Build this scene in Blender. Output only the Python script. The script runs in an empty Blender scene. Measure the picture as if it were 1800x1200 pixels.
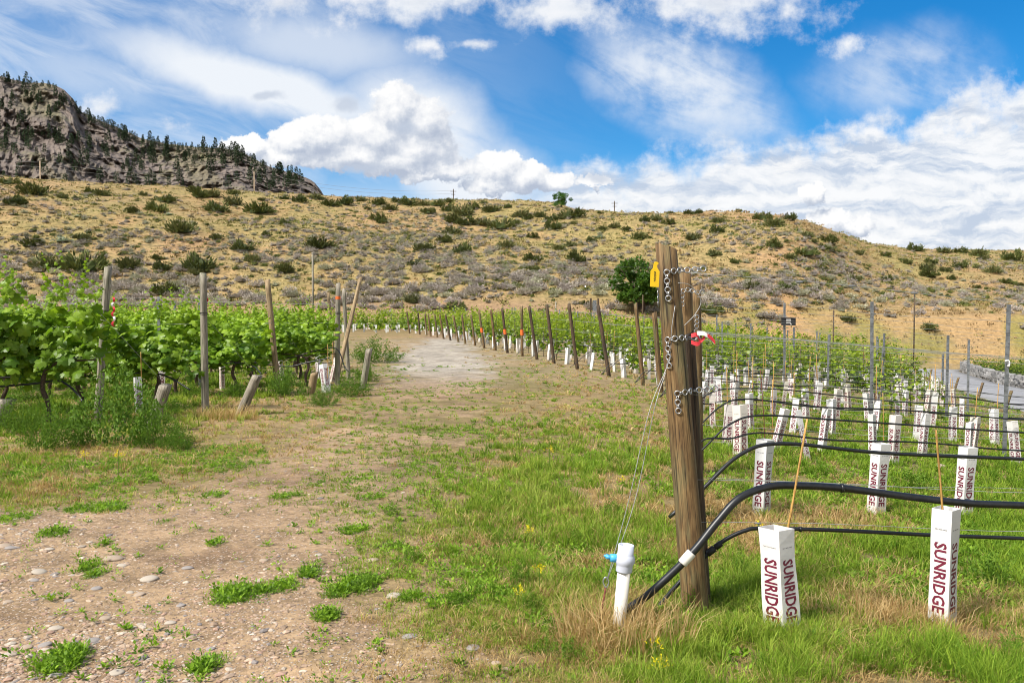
import bpy, math, random
import numpy as np
from mathutils import Vector, Matrix
R = math.radians
rnd = random.Random(11)
rng = np.random.default_rng(7)
scene = bpy.context.scene
COL = scene.collection

# ------------------------------------------------------------------ camera model (photo is 1800 x 1200)
FPX, CAMZ = 1450.0, 1.65
TILT = math.atan(44 / FPX)
CT, ST = math.cos(TILT), math.sin(TILT)

def project(x, y, z):
    d = y * CT - (z - CAMZ) * ST
    u = y * ST + (z - CAMZ) * CT
    return 900 + FPX * x / d, 600 - FPX * u / d

def ray(px, py):
    a, b = (px - 900) / FPX, (600 - py) / FPX
    return np.array([a, CT + b * ST, -ST + b * CT])

# ------------------------------------------------------------------ numpy noise
def _h(ix, iy, seed):
    ix = ix.astype(np.int64); iy = iy.astype(np.int64)
    n = (ix * 374761393 + iy * 668265263 + seed * 982451653) & 0xffffffff
    n = ((n ^ (n >> 13)) * 1274126177) & 0xffffffff
    n = (n ^ (n >> 16)) & 0xffff
    return n / 65535.0

def vnoise(x, y, seed=0):
    x = np.asarray(x, float); y = np.asarray(y, float)
    ix, iy = np.floor(x), np.floor(y)
    fx, fy = x - ix, y - iy
    fx = fx * fx * fx * (fx * (fx * 6 - 15) + 10); fy = fy * fy * fy * (fy * (fy * 6 - 15) + 10)
    a = _h(ix, iy, seed); b = _h(ix + 1, iy, seed); c = _h(ix, iy + 1, seed); d = _h(ix + 1, iy + 1, seed)
    return (a * (1 - fx) + b * fx) * (1 - fy) + (c * (1 - fx) + d * fx) * fy

def fbm(x, y, octs=4, seed=0, gain=0.5):
    s, a, t = 0.0, 1.0, 0.0
    x = np.asarray(x, float); y = np.asarray(y, float)
    for i in range(octs):
        s = s + a * (vnoise(x + 17.3 * i, y - 9.1 * i, seed + i) * 2 - 1); t += a
        a *= gain
        x, y = x * 1.93 * 0.8 - y * 1.93 * 0.6, x * 1.93 * 0.6 + y * 1.93 * 0.8
    return s / t

def sstep(a, b, x):
    t = np.clip((np.asarray(x, float) - a) / (b - a), 0, 1)
    return t * t * (3 - 2 * t)

def splus(x, k=1.0):
    return k * np.logaddexp(0, np.asarray(x, float) / k)

# ------------------------------------------------------------------ terrain
CR_PX = np.array([-900, -400, 0, 100, 200, 300, 400, 500, 600, 700, 800, 900, 940, 965, 985, 1010, 1060, 1100, 1200, 1300, 1380, 1420, 1470, 1530, 1600, 1700, 1800, 2200, 2800], float)
CR_PY = np.array([290, 298, 309, 317, 322, 328, 335, 341, 346, 350, 352, 353, 354, 356, 360, 369, 372, 374, 374, 373, 379, 390, 408, 428, 437, 439, 442, 455, 470], float)
CR_D = np.array([150, 150, 150, 150, 152, 155, 158, 160, 162, 164, 165, 162, 160, 158, 155, 150, 146, 143, 136, 130, 129, 132, 140, 155, 172, 178, 180, 185, 190], float)

def base_h(x, y):
    d = 0.078 * splus(x - 1.2, 0.5) + 0.05 * splus(x - 14, 3.0)
    d = np.minimum(d, 3.2 + 0.02 * x)
    return -d + 0.006 * np.maximum(y, 0) * sstep(20, 60, y)

def H(x, y):
    x = np.asarray(x, float); y = np.asarray(y, float)
    zb = base_h(x, y)
    yy = np.maximum(y, 5.0)
    px = 900 + FPX * x / yy
    pc = np.interp(px, CR_PX, CR_PY); dc = np.interp(px, CR_PX, CR_D)
    zc = CAMZ + (556 - pc) / FPX * dc
    yf = 82.0
    s = (yy - yf) / (dc - yf)
    bank = np.maximum(0, 0.7 - zb) * sstep(0, 7, yy - yf)
    sc = np.clip(s, 0, 1)
    g = 1.2 * sc - 0.2 * sc * sc
    g = g + 0.03 * np.sin(sc * 9.0 + x * 0.05) * sc * (1 - sc) * 4
    z = zb + bank + (zc - zb - bank) * g
    over = np.maximum(s - 1, 0) * (dc - yf)
    z = np.where(s > 1, np.maximum(zc - 0.06 * over - 0.0006 * over ** 2, 0.0), z)
    hn = sstep(0, 0.15, s) * (1 - sstep(0.85, 1.0, s)) 
    z = z + hn * (0.9 * fbm(x / 22, y / 22, 3, 5) + 0.35 * fbm(x / 5, y / 5, 2, 8))
    z = z + sstep(0.7, 0.95, s) * (1 - sstep(1.2, 1.6, s)) * 0.28 * fbm(x / 4.0, y / 9.0, 3, 31)
    near = 1 - sstep(30, 60, yy)
    z = z + near * (0.035 * fbm(x / 1.6, y / 1.6, 3, 2))
    return z

def Hs(x, y):
    return float(H(np.array([x]), np.array([y]))[0])

def ground(px, py):
    """the point of the terrain seen at a photo pixel"""
    d = ray(px, py)
    ys = 2.2 * 1.02 ** np.arange(0, 240)
    t = ys / d[1]
    X, Y, Z = d[0] * t, d[1] * t, CAMZ + d[2] * t
    below = Z - H(X, Y) < 0
    if not below.any():
        i = len(ys) - 1
        return Vector((X[i], Y[i], H(X[i:i + 1], Y[i:i + 1])[0]))
    i = int(np.argmax(below)); lo, hi = (t[i - 1] if i else t[0] * 0.9), t[i]
    for _ in range(22):
        m = (lo + hi) / 2
        if CAMZ + d[2] * m - Hs(d[0] * m, d[1] * m) < 0: hi = m
        else: lo = m
    return Vector((d[0] * hi, d[1] * hi, Hs(d[0] * hi, d[1] * hi)))

def atd(px, py, Y):
    """the point at depth Y on the line of sight of a photo pixel"""
    d = ray(px, py); t = Y / d[1]
    return Vector((d[0] * t, Y, CAMZ + d[2] * t))

def zat(py, Y):
    return atd(900, py, Y).z

# ------------------------------------------------------------------ mesh building
class Geo:
    def __init__(s):
        s.V, s.F, s.M, s.C, s.n = [], [], [], [], 0
    def add(s, V, F, mat=0, col=None):
        V = np.asarray(V, float).reshape(-1, 3)
        s.V.append(V)
        for f in (F if isinstance(F, list) else [F]):
            f = np.asarray(f, np.int64)
            if len(f):
                s.F.append(f + s.n); s.M.append(np.full(len(f), mat))
        if col is None: col = (1, 1, 1)
        col = np.asarray(col, float)
        s.C.append(np.broadcast_to(col, (len(V), 3)) if col.ndim == 1 else col)
        s.n += len(V)
        return s
    def mesh(s, name, mats, smooth=True):
        return make_mesh(name, np.concatenate(s.V), s.F, mats, s.M, np.concatenate(s.C), smooth)

def make_mesh(name, V, Fs, mats, Ms=None, C=None, smooth=True):
    me = bpy.data.meshes.new(name)
    V = np.asarray(V, np.float32)
    me.vertices.add(len(V)); me.vertices.foreach_set('co', V.ravel())
    loops = np.concatenate([f.ravel() for f in Fs]).astype(np.int32)
    tot = np.concatenate([np.full(len(f), f.shape[1]) for f in Fs]).astype(np.int32)
    start = np.concatenate([[0], np.cumsum(tot)[:-1]]).astype(np.int32)
    me.loops.add(len(loops)); me.loops.foreach_set('vertex_index', loops)
    me.polygons.add(len(tot)); me.polygons.foreach_set('loop_start', start)
    try: me.polygons.foreach_set('loop_total', tot)
    except Exception: pass
    if Ms is not None:
        me.polygons.foreach_set('material_index', np.concatenate(Ms).astype(np.int32))
    for m in (mats if isinstance(mats, (list, tuple)) else [mats]): me.materials.append(m)
    me.update(calc_edges=True)
    me.polygons.foreach_set('use_smooth', np.full(len(tot), bool(smooth)))
    if C is not None:
        a = me.color_attributes.new('Col', 'FLOAT_COLOR', 'POINT')
        a.data.foreach_set('color', np.concatenate([C, np.ones((len(C), 1))], 1).astype(np.float32).ravel())
    me.validate()
    return me

def put(name, me, loc=(0, 0, 0), rot=(0, 0, 0), scale=None, parent=None):
    o = bpy.data.objects.new(name, me); COL.objects.link(o)
    o.location = loc; o.rotation_euler = rot
    if scale is not None: o.scale = scale if hasattr(scale, '__len__') else (scale,) * 3
    if parent: o.parent = parent
    return o

def tag(o, label=None, cat=None, group=None, kind=None):
    if label: o['label'] = label
    if cat: o['category'] = cat
    if group: o['group'] = group
    if kind: o['kind'] = kind
    return o

def thing(name, label, cat, loc=(0, 0, 0), rotz=0.0, group=None):
    return tag(put(name, None, loc, (0, 0, rotz)), label, cat, group)

def dup(o, loc=None, rot=None, scale=None, label=None, group=None):
    c = o.copy(); COL.objects.link(c)
    if loc is not None: c.location = loc
    if rot is not None: c.rotation_euler = rot
    if scale is not None: c.scale = scale if hasattr(scale, '__len__') else (scale,) * 3
    if label: c['label'] = label
    if group: c['group'] = group
    for ch in o.children:
        d = ch.copy(); COL.objects.link(d); d.parent = c
        for g in ch.children:
            e = g.copy(); COL.objects.link(e); e.parent = d
    return c

def tube_vf(P, rad, sides=8, cap=True, twist=None):
    P = np.asarray([tuple(p) for p in P], float); n = len(P)
    rad = np.broadcast_to(np.asarray(rad, float), (n,))
    T = np.gradient(P, axis=0); T /= np.linalg.norm(T, axis=1, keepdims=True) + 1e-12
    a = np.array([0, 0, 1.0]) if abs(T[0][2]) < 0.9 else np.array([1.0, 0, 0])
    u = np.cross(a, T[0]); u /= np.linalg.norm(u)
    ang = np.arange(sides) * 2 * np.pi / sides
    V = []
    for i in range(n):
        u = u - T[i] * np.dot(u, T[i]); u /= np.linalg.norm(u) + 1e-12
        v = np.cross(T[i], u)
        V.append(P[i] + rad[i] * (np.cos(ang)[:, None] * u + np.sin(ang)[:, None] * v))
    V = np.concatenate(V)
    i = np.arange(n - 1)[:, None] * sides; j = np.arange(sides)[None]; k = (j + 1) % sides
    Q = np.stack([i + j, i + k, i + sides + k, i + sides + j], -1).reshape(-1, 4)
    F = [Q]
    if cap:
        F.append(np.arange(sides)[None, ::-1]); F.append((np.arange(sides) + (n - 1) * sides)[None])
    return V, F

def smooth_path(P, n):
    """Catmull-Rom through the points"""
    P = np.asarray([tuple(p) for p in P], float)
    Q = np.concatenate([[2 * P[0] - P[1]], P, [2 * P[-1] - P[-2]]])
    out = []
    m = len(P) - 1
    for k in range(n + 1):
        t = k / n * m; i = min(int(t), m - 1); t -= i
        a, b, c, d = Q[i], Q[i + 1], Q[i + 2], Q[i + 3]
        out.append(0.5 * (2 * b + (c - a) * t + (2 * a - 5 * b + 4 * c - d) * t * t + (3 * b - a - 3 * c + d) * t ** 3))
    return np.array(out)

def box_vf(c, s, M=None, bev=0.0):
    c = np.asarray(c, float); s = np.asarray(s, float) / 2
    V = np.array([[-1, -1, -1], [1, -1, -1], [1, 1, -1], [-1, 1, -1], [-1, -1, 1], [1, -1, 1], [1, 1, 1], [-1, 1, 1]], float) * s
    if M is not None: V = V @ np.array(M.to_3x3()).T
    return V + c, np.array([[3, 2, 1, 0], [4, 5, 6, 7], [0, 1, 5, 4], [1, 2, 6, 5], [2, 3, 7, 6], [3, 0, 4, 7]])

def lathe_vf(prof, sides=20):
    """prof: list of (r, z)"""
    P = np.asarray(prof, float); n = len(P); ang = np.arange(sides) * 2 * np.pi / sides
    V = np.stack([P[:, 0:1] * np.cos(ang), P[:, 0:1] * np.sin(ang), np.repeat(P[:, 1:2], sides, 1)], -1).reshape(-1, 3)
    i = np.arange(n - 1)[:, None] * sides; j = np.arange(sides)[None]; k = (j + 1) % sides
    return V, [np.stack([i + j, i + k, i + sides + k, i + sides + j], -1).reshape(-1, 4), np.arange(sides)[None, ::-1], (np.arange(sides) + (n - 1) * sides)[None]]

def torus_vf(c, nrm, R_, r_, seg=14, sides=6, stretch=1.0, up=None):
    nrm = Vector(nrm).normalized(); u = Vector(up) if up is not None else nrm.orthogonal()
    u = (u - nrm * u.dot(nrm)).normalized(); v = nrm.cross(u)
    V = []
    for i in range(seg):
        a = 2 * math.pi * i / seg
        rd = u * math.cos(a) * stretch + v * math.sin(a); ce = Vector(c) + rd * R_
        rn = (u * math.cos(a) + v * math.sin(a)).normalized()
        for j in range(sides):
            b = 2 * math.pi * j / sides
            V.append(tuple(ce + rn * math.cos(b) * r_ + nrm * math.sin(b) * r_))
    i = np.arange(seg)[:, None]; j = np.arange(sides)[None]; i2 = (i + 1) % seg; j2 = (j + 1) % sides
    return np.array(V), np.stack([i * sides + j, i2 * sides + j, i2 * sides + j2, i * sides + j2], -1).reshape(-1, 4)

def unit_dirs(n, g=rng):
    v = g.normal(size=(n, 3)); return v / np.linalg.norm(v, axis=1, keepdims=True)

def cards(P, L, W, D, N, col):
    """one rhombic leaf per row: centre-base P, length L along D, width W, leaf normal ~N"""
    P = np.asarray(P, float); n = len(P)
    D = D / (np.linalg.norm(D, axis=1, keepdims=True) + 1e-9)
    S = np.cross(D, N); S /= np.linalg.norm(S, axis=1, keepdims=True) + 1e-9
    L = np.broadcast_to(L, (n,))[:, None]; W = np.broadcast_to(W, (n,))[:, None]
    V = np.stack([P, P + D * L * .45 + S * W * .5, P + D * L, P + D * L * .45 - S * W * .5], 1).reshape(-1, 3)
    F = np.arange(n)[:, None] * 4 + np.arange(4)[None]
    return V, F, np.repeat(np.broadcast_to(col, (n, 3)), 4, 0)

def blades(P, h, w, az, lean, la, col, tip):
    """grass blades: 5 verts, 3 tris each"""
    n = len(P)
    sx = np.stack([np.cos(az), np.sin(az), np.zeros(n)], 1) * (w / 2)[:, None]
    ld = np.stack([np.cos(la), np.sin(la), np.zeros(n)], 1)
    up = np.array([0, 0, 1.0])
    mid = P + up * (h * .55)[:, None] + ld * (h * lean * .3)[:, None]
    top = P + up * (h * (1 - .25 * lean))[:, None] + ld * (h * lean)[:, None]
    V = np.stack([P - sx, P + sx, mid - sx * .8, mid + sx * .8, top], 1).reshape(-1, 3)
    b = np.arange(n)[:, None] * 5
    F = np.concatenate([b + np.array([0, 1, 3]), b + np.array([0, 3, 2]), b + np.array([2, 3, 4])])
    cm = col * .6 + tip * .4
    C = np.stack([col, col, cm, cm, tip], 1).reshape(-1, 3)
    return V, F, C

ORD = "first second third fourth fifth sixth seventh eighth ninth tenth eleventh twelfth thirteenth fourteenth fifteenth sixteenth seventeenth eighteenth nineteenth twentieth".split()
TENS = {2: 'twenty', 3: 'thirty', 4: 'forty', 5: 'fifty', 6: 'sixty', 7: 'seventy', 8: 'eighty', 9: 'ninety'}
def nth(i):
    if i < 20: return ORD[i]
    i += 1
    t, u = divmod(i, 10)
    if u == 0: return TENS[t][:-1] + 'ieth'
    return TENS[t] + '-' + ORD[u - 1]
# ------------------------------------------------------------------ materials
class NT:
    def __init__(s, tree): s.t = tree; s.n = tree.nodes; s.l = tree.links
    def new(s, typ, **kw):
        nd = s.n.new(typ)
        for k, v in kw.items(): setattr(nd, k, v)
        return nd
    def set(s, sock, v):
        if isinstance(v, bpy.types.NodeSocket): s.l.new(v, sock)
        elif v is not None:
            if hasattr(sock.default_value, '__len__') and not hasattr(v, '__len__'):
                sock.default_value = (v,) * len(sock.default_value)
            elif hasattr(v, '__len__') and len(sock.default_value) == 4 and len(v) == 3: sock.default_value = (*v, 1)
            else: sock.default_value = v
    def m(s, op, a, b=None, c=None, clamp=False):
        nd = s.new('ShaderNodeMath', operation=op, use_clamp=clamp)
        for i, v in enumerate((a, b, c)):
            if v is not None: s.set(nd.inputs[i], v)
        return nd.outputs[0]
    def v(s, op, a, b=None, c=None):
        nd = s.new('ShaderNodeVectorMath', operation=op)
        for i, x in enumerate((a, b, c)):
            if x is not None: s.set(nd.inputs[i], x)
        return nd.outputs['Value'] if op in ('DOT_PRODUCT', 'LENGTH', 'DISTANCE') else nd.outputs[0]
    def mix(s, f, a, b, blend='MIX'):
        nd = s.new('ShaderNodeMix', data_type='RGBA', blend_type=blend)
        s.set(nd.inputs[0], f); s.set(nd.inputs[6], a); s.set(nd.inputs[7], b)
        return nd.outputs[2]
    def ss(s, x, a, b, lo=0.0, hi=1.0):
        nd = s.new('ShaderNodeMapRange', interpolation_type='SMOOTHSTEP')
        s.set(nd.inputs[0], x); s.set(nd.inputs[1], a); s.set(nd.inputs[2], b); s.set(nd.inputs[3], lo); s.set(nd.inputs[4], hi)
        return nd.outputs[0]
    def noise(s, vec, scale, detail=4, rough=.55, dist=0.0, col=False):
        nd = s.new('ShaderNodeTexNoise')
        if vec is not None: s.l.new(vec, nd.inputs['Vector'])
        nd.inputs['Scale'].default_value = scale; nd.inputs['Detail'].default_value = detail
        nd.inputs['Roughness'].default_value = rough; nd.inputs['Distortion'].default_value = dist
        return nd.outputs[1 if col else 0]
    def voro(s, vec, scale, feature='F1', out=0, rand=1.0):
        nd = s.new('ShaderNodeTexVoronoi', feature=feature)
        if vec is not None: s.l.new(vec, nd.inputs['Vector'])
        nd.inputs['Scale'].default_value = scale; nd.inputs['Randomness'].default_value = rand
        return nd.outputs[out]
    def ramp(s, x, stops):
        nd = s.new('ShaderNodeValToRGB'); s.set(nd.inputs[0], x)
        el = nd.color_ramp.elements
        while len(el) < len(stops): el.new(0.5)
        for e, (p, c) in zip(el, stops):
            e.position = p; e.color = (*c, 1) if hasattr(c, '__len__') else (c, c, c, 1)
        return nd.outputs[0]
    def scl(s, vec, sc):
        return s.v('MULTIPLY', vec, sc)
    def bump(s, h, strength=.5, dist=.01):
        nd = s.new('ShaderNodeBump'); s.set(nd.inputs['Height'], h)
        nd.inputs['Strength'].default_value = strength; nd.inputs['Distance'].default_value = dist
        return nd.outputs[0]

def mat(name):
    m = bpy.data.materials.new(name); m.use_nodes = True
    t = NT(m.node_tree); b = m.node_tree.nodes['Principled BSDF']
    return m, t, b

def obj_co(t): return t.new('ShaderNodeTexCoord').outputs['Object']
def pos_co(t): return t.new('ShaderNodeNewGeometry').outputs['Position']
def attr(t, name='Col'):
    return t.new('ShaderNodeAttribute', attribute_name=name).outputs[0]
def orand(t): return t.new('ShaderNodeObjectInfo').outputs['Random']

def m_plain(name, c, rough=.5, metal=0.0, var=.15, scale=20, bump=0.0):
    m, t, b = mat(name)
    n = t.noise(obj_co(t), scale, 5, .6)
    k = t.ss(n, .3, .7, 1 - var, 1 + var)
    t.set(b.inputs['Base Color'], t.mix(1.0, c, t.mix(0, k, k), 'MULTIPLY'))
    b.inputs['Roughness'].default_value = rough; b.inputs['Metallic'].default_value = metal
    if bump: t.set(b.inputs['Normal'], t.bump(n, bump, .004))
    return m

def m_wood(name, dark, mid, light, green=0.0, scale=1.0):
    m, t, b = mat(name)
    co = obj_co(t)
    r = orand(t); off = t.new('ShaderNodeCombineXYZ'); t.set(off.inputs[0], t.m('MULTIPLY', r, 17.0)); t.set(off.inputs[2], t.m('MULTIPLY', r, 5.0))
    co = t.v('ADD', co, off.outputs[0])
    st = t.noise(t.scl(co, (42 * scale, 42 * scale, 2.6)), 1.0, 6, .65, .4)
    fine = t.noise(t.scl(co, (170 * scale, 170 * scale, 9)), 1.0, 4, .6)
    big = t.noise(t.scl(co, (6, 6, 1.6)), 1.0, 4, .6)
    c = t.ramp(t.m('ADD', t.m('MULTIPLY', st, .5), t.m('MULTIPLY', fine, .5)), [(.35, dark), (.49, mid), (.63, light)])
    c = t.mix(t.ss(big, .45, .68, 0, .55), c, tuple(x * .45 for x in mid))
    if green: c = t.mix(t.ss(t.noise(t.scl(co, (9, 9, 2)), 1, 3), .48, .62, 0, green), c, (.16, .2, .1))
    crack = t.ss(t.noise(t.scl(co, (75 * scale, 75 * scale, 1.4)), 1.0, 3, .5), .585, .615)
    c = t.mix(t.m('MULTIPLY', crack, .8), c, tuple(x * .35 for x in dark))
    t.set(b.inputs['Base Color'], c); b.inputs['Roughness'].default_value = .78
    hgt = t.m('SUBTRACT', t.m('ADD', st, t.m('MULTIPLY', fine, .5)), t.m('MULTIPLY', crack, .8))
    t.set(b.inputs['Normal'], t.bump(hgt, .7, .006))
    return m

def m_leaf(name, trans=.35, rough=.5, var=.25, spec=.3, tint=(1, 1, 1)):
    m, t, b = mat(name)
    c = attr(t)
    r = orand(t)
    c = t.mix(1.0, c, t.mix(r, tuple(x * (1 - var) for x in tint), tuple(x * (1 + var) for x in tint)), 'MULTIPLY')
    t.set(b.inputs['Base Color'], c); b.inputs['Roughness'].default_value = rough
    b.inputs['Specular IOR Level'].default_value = spec
    if trans:
        tr = t.new('ShaderNodeBsdfTranslucent'); t.set(tr.inputs[0], t.mix(1.0, c, (1.15, 1.2, .7), 'MULTIPLY'))
        mx = t.new('ShaderNodeMixShader'); mx.inputs[0].default_value = trans
        t.l.new(b.outputs[0], mx.inputs[1]); t.l.new(tr.outputs[0], mx.inputs[2])
        t.l.new(mx.outputs[0], m.node_tree.nodes['Material Output'].inputs[0])
    return m

M = {}
M['wood_brown'] = m_wood('weathered_brown_wood', (.038, .021, .008), (.145, .082, .029), (.28, .18, .075), .3)
M['wood_dark'] = m_wood('dark_wet_wood', (.022, .013, .007), (.07, .042, .022), (.16, .10, .05), .1)
M['wood_grey'] = m_wood('weathered_grey_wood', (.12, .10, .075), (.27, .235, .18), (.44, .40, .32), .35)
M['wood_tan'] = m_wood('tan_wood', (.13, .085, .04), (.30, .21, .11), (.45, .34, .2), .0)
M['wood_orange'] = m_plain('orange_marking_paint', (.75, .14, .02), .6)
M['bamboo'] = m_wood('bamboo_cane', (.32, .16, .04), (.5, .28, .07), (.62, .40, .14), 0, 2)
M['rust'] = m_plain('rusty_steel', (.16, .05, .03), .85, .2, .4, 40)
M['galv'] = m_plain('galvanised_steel', (.42, .43, .44), .38, .85, .25, 30)
M['wire'] = m_plain('galvanised_wire', (.36, .36, .35), .5, .25, .2, 30)
M['dark_wire'] = m_plain('dark_fence_wire', (.07, .07, .065), .6, .2, .2, 30)
M['steel_post'] = m_plain('weathered_galvanised_post', (.21, .22, .23), .55, .55, .45, 9)
M['hose'] = m_plain('black_polyethylene', (.012, .013, .015), .42, 0, .3, 30)
M['pvc'] = m_plain('white_pvc', (.70, .67, .61), .45, 0, .06, 12)
M['pvc_grey'] = m_plain('pale_grey_pvc', (.55, .58, .68), .45, 0, .06, 12)
M['blue'] = m_plain('blue_plastic', (.06, .35, .62), .4, 0, .12, 30)
M['yellow'] = m_plain('yellow_plastic', (.85, .55, .01), .45, 0, .06, 30)
M['black'] = m_plain('black_plastic', (.01, .01, .012), .5)
M['ink'] = m_plain('maroon_ink', (.15, .010, .032), .6, 0, .25, 60)
M['ink_black'] = m_plain('black_ink', (.02, .015, .02), .6, 0, .2, 60)
M['red'] = m_plain('red_tape', (.6, .03, .04), .5)
M['white'] = m_plain('white_tape', (.8, .78, .76), .5)
M['bark'] = m_plain('vine_bark', (.075, .05, .035), .95, 0, .5, 30, .8)
M['pine_bark'] = m_plain('pine_bark', (.10, .07, .05), .95, 0, .4, 10)
M['pole'] = m_plain('bleached_pole_wood', (.36, .27, .18), .9, 0, .25, 3)
M['leaf'] = m_leaf('vine_leaf', .46, .42, .12, .35)
M['grass'] = m_leaf('grass_blade', .38, .6, 0, .2)
M['bush'] = m_leaf('shrub_leaf', .12, .7, .22, .15)
M['needle'] = m_leaf('pine_needles', .08, .75, .2, .1)
M['twig'] = m_plain('shrub_twig', (.09, .065, .045), .95)

def m_carton():
    m, t, b = mat('white_waxed_carton')
    co = obj_co(t); r = orand(t)
    tint = t.ramp(r, [(0, (.80, .80, .79)), (.55, (.80, .78, .76)), (.8, (.76, .70, .66)), (1, (.80, .74, .64))])
    z = t.new('ShaderNodeSeparateXYZ'); t.l.new(co, z.inputs[0])
    n = t.noise(co, 14, 5, .6)
    dirt = t.m('MULTIPLY', t.ss(z.outputs[2], .16, 0.0), t.ss(n, .35, .65, .15, .75))
    c = t.mix(dirt, tint, (.34, .29, .2))
    c = t.mix(t.ss(n, .52, .7, 0, .25), c, (.58, .55, .5))
    t.set(b.inputs['Base Color'], c); b.inputs['Roughness'].default_value = .45
    t.set(b.inputs['Normal'], t.bump(t.noise(co, 5, 3), .35, .01))
    tr = t.new('ShaderNodeBsdfTranslucent'); t.set(tr.inputs[0], c)
    mx = t.new('ShaderNodeMixShader'); mx.inputs[0].default_value = .18
    t.l.new(b.outputs[0], mx.inputs[1]); t.l.new(tr.outputs[0], mx.inputs[2])
    t.l.new(mx.outputs[0], m.node_tree.nodes['Material Output'].inputs[0])
    return m
M['carton'] = m_carton()

def m_terrain():
    m, t, b = mat('ground_soil')
    p = pos_co(t); c = attr(t)
    info = t.new('ShaderNodeAttribute', attribute_name='rough_mask'); stony = info.outputs['Fac']
    far = t.new('ShaderNodeAttribute', attribute_name='far_mask').outputs['Fac']
    n1 = t.noise(p, 3.0, 8, .65); n2 = t.noise(p, 22, 8, .7); n3 = t.noise(p, .35, 7, .62)
    k = t.m('ADD', t.m('MULTIPLY', n1, .45), t.m('MULTIPLY', n2, .55))
    kk = t.ss(k, .33, .68, .5, 1.5)
    col = t.mix(1.0, c, t.mix(0, kk, kk), 'MULTIPLY')
    # small stones in the bare soil
    pc = t.voro(p, 55, 'F1', 1); pd = t.voro(p, 55, 'F1', 0)
    sep = t.new('ShaderNodeSeparateColor'); t.l.new(pc, sep.inputs[0])
    st = t.m('MULTIPLY', t.ss(pd, .42, .30), t.m('MULTIPLY', t.ss(sep.outputs[0], .45, .55), stony))
    stc = t.ramp(sep.outputs[1], [(0, (.16, .12, .10)), (.35, (.36, .27, .21)), (.7, (.46, .38, .31)), (1, (.55, .5, .45))])
    col = t.mix(t.m('MULTIPLY', st, .8), col, stc)
    # tufts and litter of the far slope
    fn = t.noise(p, 1.6, 10, .72); f2 = t.noise(p, .16, 6, .6)
    fc = t.ramp(fn, [(.30, (.085, .075, .03)), (.44, (.21, .15, .068)), (.54, (.29, .182, .08)), (.68, (.33, .228, .108))])
    fg = t.ramp(fn, [(.30, (.075, .085, .025)), (.46, (.17, .165, .06)), (.60, (.235, .20, .072)), (.72, (.295, .235, .10))])
    fc = t.mix(t.ss(f2, .36, .56), fc, fg)
    fc = t.mix(.55, fc, t.mix(1.0, c, t.mix(0, t.ss(fn, .35, .65, .55, 1.4), t.ss(fn, .35, .65, .55, 1.4)), 'MULTIPLY'))
    col = t.mix(far, col, fc)
    t.set(b.inputs['Base Color'], col); b.inputs['Roughness'].default_value = .95
    b.inputs['Specular IOR Level'].default_value = .15
    h = t.m('ADD', t.m('ADD', t.m('MULTIPLY', n2, .6), n1), t.m('MULTIPLY', st, .6))
    t.set(b.inputs['Normal'], t.bump(h, .8, .03))
    return m
M['terrain'] = m_terrain()

def m_rock():
    m, t, b = mat('cliff_rock')
    p = pos_co(t); c = attr(t)
    n = t.noise(p, .03, 12, .7); n2 = t.noise(t.scl(p, (1, 1, .8)), .085, 12, .74, .4); n3 = t.noise(p, .5, 6, .7)
    v = t.voro(t.scl(p, (1, 1, .6)), .075, 'DISTANCE_TO_EDGE', 0)
    k = t.m('ADD', t.m('MULTIPLY', n2, .6), t.m('ADD', t.m('MULTIPLY', n, .2), t.m('MULTIPLY', n3, .2)))
    kk = t.ss(k, .36, .64, .68, 1.28)
    col = t.mix(1.0, c, t.mix(0, kk, kk), 'MULTIPLY')
    col = t.mix(t.ss(t.m('ADD', v, t.m('MULTIPLY', n3, .06)), .05, .02, 0, .3), col, (.12, .10, .09))
    col = t.mix(t.ss(n2, .42, .34, 0, .25), col, (.11, .09, .08))
    col = t.mix(t.ss(t.noise(p, .022, 9, .72), .52, .62, 0, .6), col, (.19, .175, .085))
    t.set(b.inputs['Base Color'], col); b.inputs['Roughness'].default_value = .95
    t.set(b.inputs['Normal'], t.bump(t.m('ADD', n2, t.m('MULTIPLY', n3, .3)), .6, 7.0))
    return m
M['rock'] = m_rock()

def m_stone():
    m, t, b = mat('field_stone')
    n = t.noise(obj_co(t), 30, 6, .6)
    c = t.mix(1.0, attr(t), t.ramp(n, [(.3, .7), (.7, 1.25)]), 'MULTIPLY')
    t.set(b.inputs['Base Color'], c); b.inputs['Roughness'].default_value = .85
    t.set(b.inputs['Normal'], t.bump(n, .5, .004))
    return m
M['stone'] = m_stone()

def m_road():
    m, t, b = mat('pale_concrete_road')
    p = pos_co(t); n = t.noise(p, .8, 8, .65); n2 = t.noise(p, 9, 5, .6)
    c = t.ramp(t.m('ADD', t.m('MULTIPLY', n, .6), t.m('MULTIPLY', n2, .4)), [(.3, (.17, .17, .18)), (.5, (.25, .25, .26)), (.7, (.31, .31, .31))])
    t.set(b.inputs['Base Color'], c); b.inputs['Roughness'].default_value = .9
    return m
M['road'] = m_road()
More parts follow.
